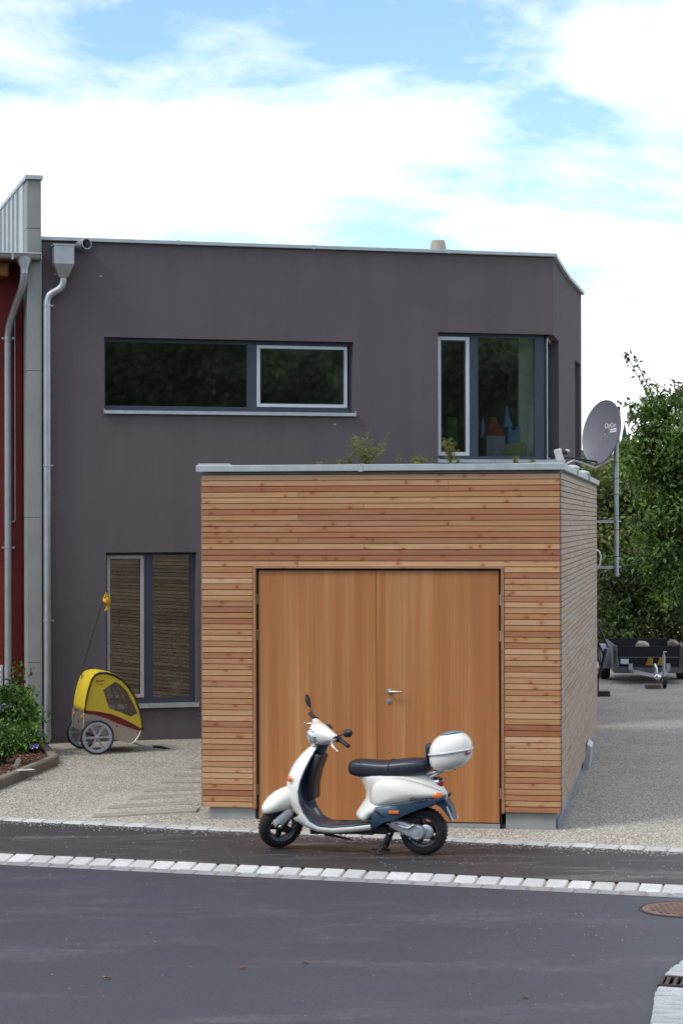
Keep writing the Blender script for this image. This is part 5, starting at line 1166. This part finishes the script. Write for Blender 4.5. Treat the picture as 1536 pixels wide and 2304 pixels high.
# plants on the garage roof
def weed(label, px, pyb, pyt, n_st, spread, seed, m=leaf_weed, dens=26, y=.30):
    sx, _ = on_plane(px, pyb, gw_M.translation, Vector((math.cos(ga), math.sin(ga), 0))); D0 = G(sx, y, 0).y
    b0 = at(px, 1052, D0); h_ = at(px, pyt, D0).z - b0.z; r_ = random.Random(seed)
    o = thing('roof_weed', label, 'plant', (b0.x, b0.y, 3.392), 0, 'weeds growing on the garage roof')
    base_z = 0; H_ = b0.z + h_ - 3.392; e = MB(); P = []
    for k in range(n_st):
        a_ = r_.uniform(0, 2 * PI); f = r_.uniform(.45, 1) if k else 1; s_ = spread * r_.uniform(.3, 1) * (0 if k == 0 else 1)
        pth = [Vector((math.cos(a_) * s_ * q ** 1.4, math.sin(a_) * s_ * q ** 1.4 * .5, H_ * f * q)) for q in (0, .35, .7, 1)]
        e.tube(pth, [.004, .0035, .003, .0015], 5)
        for _ in range(dens):
            q = r_.uniform(.25, 1); i = min(2, int(q * 3)); u = q * 3 - i; pp_ = pth[i].lerp(pth[i + 1], u); P.append((pp_.x + r_.gauss(0, .009), pp_.y + r_.gauss(0, .009), pp_.z + r_.gauss(0, .012)))
    e.build('stem', m, o); leaves('foliage', P, .03, m, o, .1, .3)
weed('largest bushy weed on the garage roof, above the door', 826, 1050, 970, 22, .30, 1, leaf_weed, 26)
weed('single upright weed on the roof in front of the corner window', 1013, 1048, 982, 10, .085, 2, leaf_weed, 34)
weed('short weed just left of the bushy roof plant', 786, 1050, 1024, 4, .03, 3)
weed('tiny sprout on the roof left of the bushy plant', 766, 1050, 1037, 3, .03, 4)
weed('leftmost tiny sprout on the garage roof edge', 719, 1052, 1043, 3, .02, 5)
weed('thin bare stalk on the roof right of the bushy plant', 896, 1050, 1024, 2, .01, 6)
weed('low spreading weeds on the roof left of the corner window', 938, 1050, 1027, 10, .16, 7)
weed('small weed on the roof right of the upright one', 1030, 1048, 1032, 3, .03, 8)
weed('small sprout on the roof below the corner window', 1157, 1047, 1033, 4, .03, 9)
weed('rightmost sprout on the roof below the corner window', 1195, 1045, 1034, 3, .03, 10)

# planting bed at the left with edging, mulch and shrubs
bc, be, bt_ = gnd(131, 1722), gnd(-60, 1803), gnd(84, 1668)
bed = tag(bpy.data.objects.new('planting_bed', None), 'timber edged planting bed with bark mulch at the left', 'planting bed'); COL.objects.link(bed)
def edging(p, q, w=.11, h=.11):
    d = (q - p).normalized(); n_ = Vector((-d.y, d.x, 0)); n_ = n_ if n_.x < 0 else -n_
    e = MB(); e.prism([Vector((v.x, v.y, -.02)) for v in (p, q, q + n_ * w, p + n_ * w)], (0, 0, h + .02)); e.build('edging', timber_edge, bed, bevel=.008)
    e = MB(); k_ = [p + n_ * .02, q + n_ * .02, q + n_ * .028, p + n_ * .028]; e.prism([Vector((v.x, v.y, h + .0005)) for v in k_], (0, 0, .003)); e.build('groove', wdb, bed)
edging(bc, be); edging(bc + Vector((-.004, .115, 0)), bt_)
e = MB(); e.add([Vector((v.x, v.y, .075)) for v in (bc + Vector((-.05, .02, 0)), bt_ + Vector((-.05, 0, 0)), Vector((-7.5, bt_.y - .5, 0)), Vector((-7.5, be.y, 0)), be + Vector((-.05, 0, 0)))], [(0, 1, 2, 3, 4)]); e.build('soil', simple('dark_soil', (.04, .022, .015), .95, 0, .3, 12), bed)
n_ = 5200; u = rng.uniform(0, 1, n_); v_ = rng.uniform(0, 1, n_); P = []
for k in range(n_):
    y_ = be.y + .1 + v_[k] * (bt_.y - be.y); f = (y_ - bc.y)
    xr_ = bc.x + (be.x - bc.x) * (bc.y - y_) / (bc.y - be.y) if y_ < bc.y else bc.x + (bt_.x - bc.x) * (y_ - bc.y) / (bt_.y - bc.y)
    P.append((xr_ - .13 - u[k] * 1.5, y_, .08 + rng.uniform(0, .02)))
mu = pebbles('bark_mulch', P, .012, .030, mulch_m, .4); mu.parent = bed
def shrub(label, px, py, D, r, h, n_c, m, size, seed, fl=0, cat='shrub', per=34):
    c_ = at(px, py, D); o = thing('shrub', label, cat, (c_.x, c_.y, .08)); B = np.array((c_.x, c_.y, .08))
    P, C_ = clumps([((c_.x, c_.y, .08 + h * .55), (r, r, h * .45), n_c)], per, .055, .35); P = P[P[:, 2] > .10]
    leaves('foliage', P - B, size, m, o, .5, .6)
    e = MB()
    for q in random.sample(C_, min(16, len(C_))): e.tube([(0, 0, 0), Vector(q - B) * .5 + Vector((0, 0, .03)), Vector(q - B)], [.008, .006, .003], 5)
    e.build('stem', bark, o)
    return o, B
def flower(o, B, px, py, D, r=.028):
    c_ = at(px, py, D); e = MB(); q = Vector(c_) - Vector(B)
    for k in range(5):
        a_ = 2 * PI * k / 5; e.add([q, q + Vector((math.cos(a_ - .5) * r, -.012, math.sin(a_ - .5) * r)), q + Vector((math.cos(a_) * r * 1.25, -.02, math.sin(a_) * r * 1.25)), q + Vector((math.cos(a_ + .5) * r, -.012, math.sin(a_ + .5) * r))], [(0, 1, 2), (0, 2, 3)])
    e.build('flower', petal, o)
s1, B1_ = shrub('large leafy shrub with violet flowers in front of the red house', 28, 1640, 26.6, .36, .80, 95, leaf_shrub, .062, 1)
for px, py in ((1, 1588), (8, 1594), (25, 1585)): flower(s1, B1_, px, py, 26.3)
s2, B2_ = shrub('yellow green sprig rising beside the grey party wall', 45, 1600, 26.9, .16, 1.02, 16, leaf_lime, .075, 2, per=16)
s3_, B3_ = shrub('feathery bright green plant at the left edge of the bed', 8, 1700, 24.9, .20, .50, 55, leaf_lime if False else leaf_shrub, .04, 3)
s4, B4_ = shrub('low dark green plant with two violet flowers on the mulch', 62, 1668, 26.2, .19, .36, 30, leaf_shrub, .055, 4)
for px, py in ((73, 1679), (83, 1678)): flower(s4, B4_, px, py, 25.9)
s5, B5_ = shrub('dark shrub at the picture edge behind the flowering one', -8, 1650, 27.0, .3, .7, 50, leaf_dark, .06, 5)
p = at(36, 1736, gnd(36, 1745).y); o_ = MB(); o_.prism([(-.03, 0, 0), (.03, 0, 0), (.045, 0, .10), (.015, 0, .13), (-.01, 0, .10)], (0, .03, 0)); o_ = o_.build('wood_peg', slab_mat, bevel=.004); o_.location = (p.x - .02, p.y + .1, .075); o_.rotation_euler = (0, R(14), 0); tag(o_, 'short pale wooden peg leaning in the mulch', 'peg')
p = gnd(58, 1733, .115); o_ = MB(); o_.box(-.095, .095, -.05, .05, 0, .006); o_ = o_.build('white_card', wht); o_.location = (p.x, p.y, .116); o_.rotation_euler = (0, 0, R(30)); tag(o_, 'small white card lying on the bed edging', 'card')

# stepping slabs beside the garage
ordn = ('nearest the street', 'second from the street', 'third from the street', 'fourth from the street', 'fifth from the street', 'sixth from the street', 'farthest from the street')
for i, (px, y0_, y1_) in enumerate(((205, 1833, 1845), (240, 1814, 1827), (291, 1794, 1807), (323, 1776, 1787), (360, 1758, 1766), (390, 1743, 1750), (425, 1728, 1733))):
    q0, q1 = gnd(px, y1_ - 1), gnd(px + 4, y0_); dpt = max(.16, min(.26, (q1.y - q0.y) * .55)); o_ = MB(); o_.box(0, 1.03, 0, dpt, -.04, .009); o_ = o_.build('stepping_slab', slab_mat, bevel=.006); zl, zr = yard_z(q0.x, q0.y + .1), yard_z(q0.x + 1.0, q0.y + .05); o_.location = (q0.x, q0.y + .06, zl + .009); o_.rotation_euler = (0, -math.atan(zr - zl), R(-4.5)); tag(o_, 'long grey slab in the gravel path beside the garage, ' + ordn[i], 'paving slab', 'slabs along the garage path')

# stand with dark poles and its foot block behind the garage
q = gnd(1356, 1566); rk_ = thing('parasol_stand', 'dark slanting metal poles on a black foot block behind the garage', 'pole stand', q)
e = MB(); e.box(-.25, .10, -.12, .12, 0, .085); e.build('foot_block', dark_metal, rk_, bevel=.006)
def Q(px, py): return at(px, py, q.y) - q
e = MB(); e.tube([Q(1342, 1556), Q(1343, 1530), Q(1352, 1500), Q(1362, 1460)], [.028, .028, .026, .03], 8); e.build('upright', black_pl, rk_, smooth=60)
for a_, b_ in (((1335, 1385), (1367, 1457)), ((1335, 1425), (1358, 1475)), ((1335, 1462), (1351, 1498))):
    e = MB(); e.tube([Q(*a_), Q(*b_)], .018, 8); e.build('pole', dark_metal, rk_, smooth=60)
# plank leaning at the foot of the side wall
q = gnd(1326, 1735); o_ = MB(); o_.prism([(-.08, 0, .0), (.0, 0, .0), (.03, 0, .26), (-.02, 0, .30)], (0, .6, 0)); o_ = o_.build('leaning_sheet', zinc); o_.location = (q.x, q.y + .1, 0); o_.rotation_euler = (0, 0, R(-9)); tag(o_, 'small grey sheet leaning at the foot of the weathered side wall', 'sheet')
# earth bank with stones behind the trailer
for i, (px, py, r_) in enumerate(((1352, 1527, .22), (1372, 1530, .16), (1420, 1524, .2), (1445, 1530, .26), (1475, 1526, .22), (1500, 1527, .2), (1525, 1526, .25))):
    p = gnd(px, py); rock('bank_stone', 'pale field stone in the row behind the trailer, %s from the garage' % ('first', 'second', 'third', 'fourth', 'fifth', 'sixth', 'seventh')[i], 'stone', (p.x, 41.6, r_ * .3), (r_ * 1.3, r_, r_ * .7), 30 + i, None, 'stones behind the trailer')

# things seen through the panes
def HW(s_, t_, z): return h_M @ Vector((s_, t_, z))
tcst = thing('toy_castle', 'toy castle with red roof and blue towers behind the corner window', 'toy', HW(6.28, .40, 3.78), ha)
c_red, c_blue, c_lil = simple('toy_red', (.50, .05, .05), .5), simple('toy_blue', (.22, .40, .85), .5), simple('toy_lilac', (.55, .50, .72), .5)
e = MB(); e.box(-.26, .02, -.10, .10, 0, .30); e.build('keep', c_lil, tcst)
e = MB(); e.loft([[Vector((-.12 + x * w, y * w * .7, z)) for x, y in ((-1, -1), (1, -1), (1, 1), (-1, 1))] for w, z in ((.17, .30), (.09, .40), (.03, .56))]); e.build('roof', c_red, tcst)
e = MB(); e.box(.06, .24, -.10, .10, 0, .38); e.box(.06, .11, -.10, .10, .38, .43); e.box(.19, .24, -.10, .10, .38, .43); e.build('tower', c_blue, tcst)
e = MB(); e.loft([[Vector((.08 + x * w, y * w, z)) for x, y in ((-1, -1), (1, -1), (1, 1), (-1, 1))] for w, z in ((.07, .42), (.03, .56), (.008, .72))]); e.build('spire', c_blue, tcst)
e = MB(); e.loft([[Vector((-.28 + x * w, y * w, z)) for x, y in ((-1, -1), (1, -1), (1, 1), (-1, 1))] for w, z in ((.04, .28), (.02, .42), (.004, .54))]); e.build('spire', c_blue, tcst)
e = MB(); e.ell((0, 0, 0), (.24, .05, .20), 20, 10); o_ = e.build('cushion', simple('pale_yellow_cushion', (.55, .55, .33), .8), smooth=180); o_.location = HW(6.47, .32, 3.80); o_.rotation_euler = (0, 0, ha); tag(o_, 'pale yellow rounded cushion leaning inside the corner window', 'cushion')
e = MB(); e.box(-.10, .04, 0, .03, 0, .62); o_ = e.build('green_board', simple('green_toy_board', (.03, .22, .05), .5)); o_.location = HW(5.62, .5, 3.72); o_.rotation_euler = (0, 0, ha); tag(o_, 'green upright board behind the narrow pane', 'board')
e = MB(); e.ell((0, 0, .15), (.10, .08, .17), 14, 9); e.ell((.02, -.02, .36), (.08, .07, .08), 14, 9); o_ = e.build('plush_toy', simple('orange_plush', (.30, .12, .03), .9), smooth=180); o_.location = HW(5.36, .5, 3.78); tag(o_, 'orange brown plush toy low behind the narrow pane', 'toy')
hp_o = thing('potted_plant', 'flowering pot plant inside the ground floor window', 'plant', HW(1.66, .5, .75), ha)
e = MB(); e.lathe([(.07, -.18), (.09, .0), (.085, .0), (.06, -.02)], (0, 0, 0), (0, 0, 1), 16); e.build('pot', simple('white_pot', (.5, .5, .47), .5), hp_o, smooth=50)
P = np.array([(rng.normal() * .08, rng.normal() * .06, abs(rng.normal()) * .28) for _ in range(160)]); leaves('foliage', P, .09, leaf_lime, hp_o, .2, .3)
P = np.array([(rng.normal() * .10 + .03, rng.normal() * .06, .35 + rng.uniform(0, .35)) for _ in range(40)]); leaves('blossom', P, .05, simple('coral_petals', (.55, .12, .06), .6), hp_o, .2, .7)

# ================================================================== loose material on the ground
def scatter(n, f):
    out = []
    while len(out) < n:
        p = f()
        if p is not None: out.append(p)
    return out
g_inv = gw_M.inverted()
def in_garage(p):
    q = g_inv @ Vector((p[0], p[1], 0)); return -.02 < q.x < GW + .02 and -.0 < q.y < GD
def gpt():
    px, py = random.uniform(-40, 1580), 1650 + 265 * random.random() ** .75
    p = gnd(px, py)
    if (p - A0).dot(an) > -.14 or in_garage(p): return None
    if px < 131 and p.y > be.y:
        xr_ = bc.x + (be.x - bc.x) * (bc.y - p.y) / (bc.y - be.y) if p.y < bc.y else bc.x + (bt_.x - bc.x) * (p.y - bc.y) / (bt_.y - bc.y)
        if p.x < xr_ + .01: return None
    return (p.x, p.y, yard_z(p.x, p.y) + .002)
pebbles('gravel', scatter(40000, gpt), .0045, .010, pebble_m, .6)
def gpt2():
    px, py = random.uniform(1270, 1580), 1545 + 330 * random.random(); p = gnd(px, py)
    return None if in_garage(p) or (p - A0).dot(an) > -.09 else (p.x, p.y, .0)
def spt():
    px, py = random.uniform(-20, 1560), random.uniform(1850, 2005); p = gnd(px, py)
    return (p.x, p.y, .006) if (p - A0).dot(an) > .0 and (p - B0).dot(sn) < -.02 else None
pebbles('sidewalk_grit', scatter(260, spt), .002, .0055, grit_m, .6)
def spt3():
    px, py = random.uniform(-20, 1560), random.uniform(1850, 1960); p = gnd(px, py); d_ = (p - A0).dot(an)
    return (p.x, p.y, .005) if .03 < d_ < .03 + abs(random.gauss(0, .16)) else None
pebbles('verge_grit', scatter(1500, spt3), .003, .008, pebble_m, .6)
def rpt():
    if random.random() < .45: px, py = random.gauss(1230, 130), random.gauss(2070, 35)
    else: px, py = random.uniform(-20, 1560), random.uniform(1945, 2300)
    p = gnd(px, py, ROADZ); return (p.x, p.y, ROADZ + .002) if (p - B0).dot(sn) > .36 else None
pebbles('road_grit', scatter(300, rpt), .0015, .004, grit_m, .6)
lf_m = simple('dry_leaf', (.20, .07, .03), .8)
for px, py, lb in ((243, 2203, 'small curled brown leaf on the road at the left'), (1182, 2246, 'small brown leaf on the road towards the right'), (688, 2168, 'thin brown leaf in the middle of the road'), (545, 2180, 'thin twig like leaf left of the road centre')):
    p = gnd(px, py, ROADZ); e = MB(); k_ = random.Random(px); e.add([(-.03, 0, .004), (0, .014, .014), (.035, .002, .006), (.0, -.014, .010)], [(0, 1, 2), (0, 2, 3)]); o_ = e.build('fallen_leaf', lf_m); so = o_.modifiers.new('thickness', 'SOLIDIFY'); so.thickness = .002
    o_.location = (p.x, p.y, ROADZ + .004); o_.rotation_euler = (0, 0, k_.uniform(0, 3)); tag(o_, lb, 'leaf', 'fallen leaves on the road')
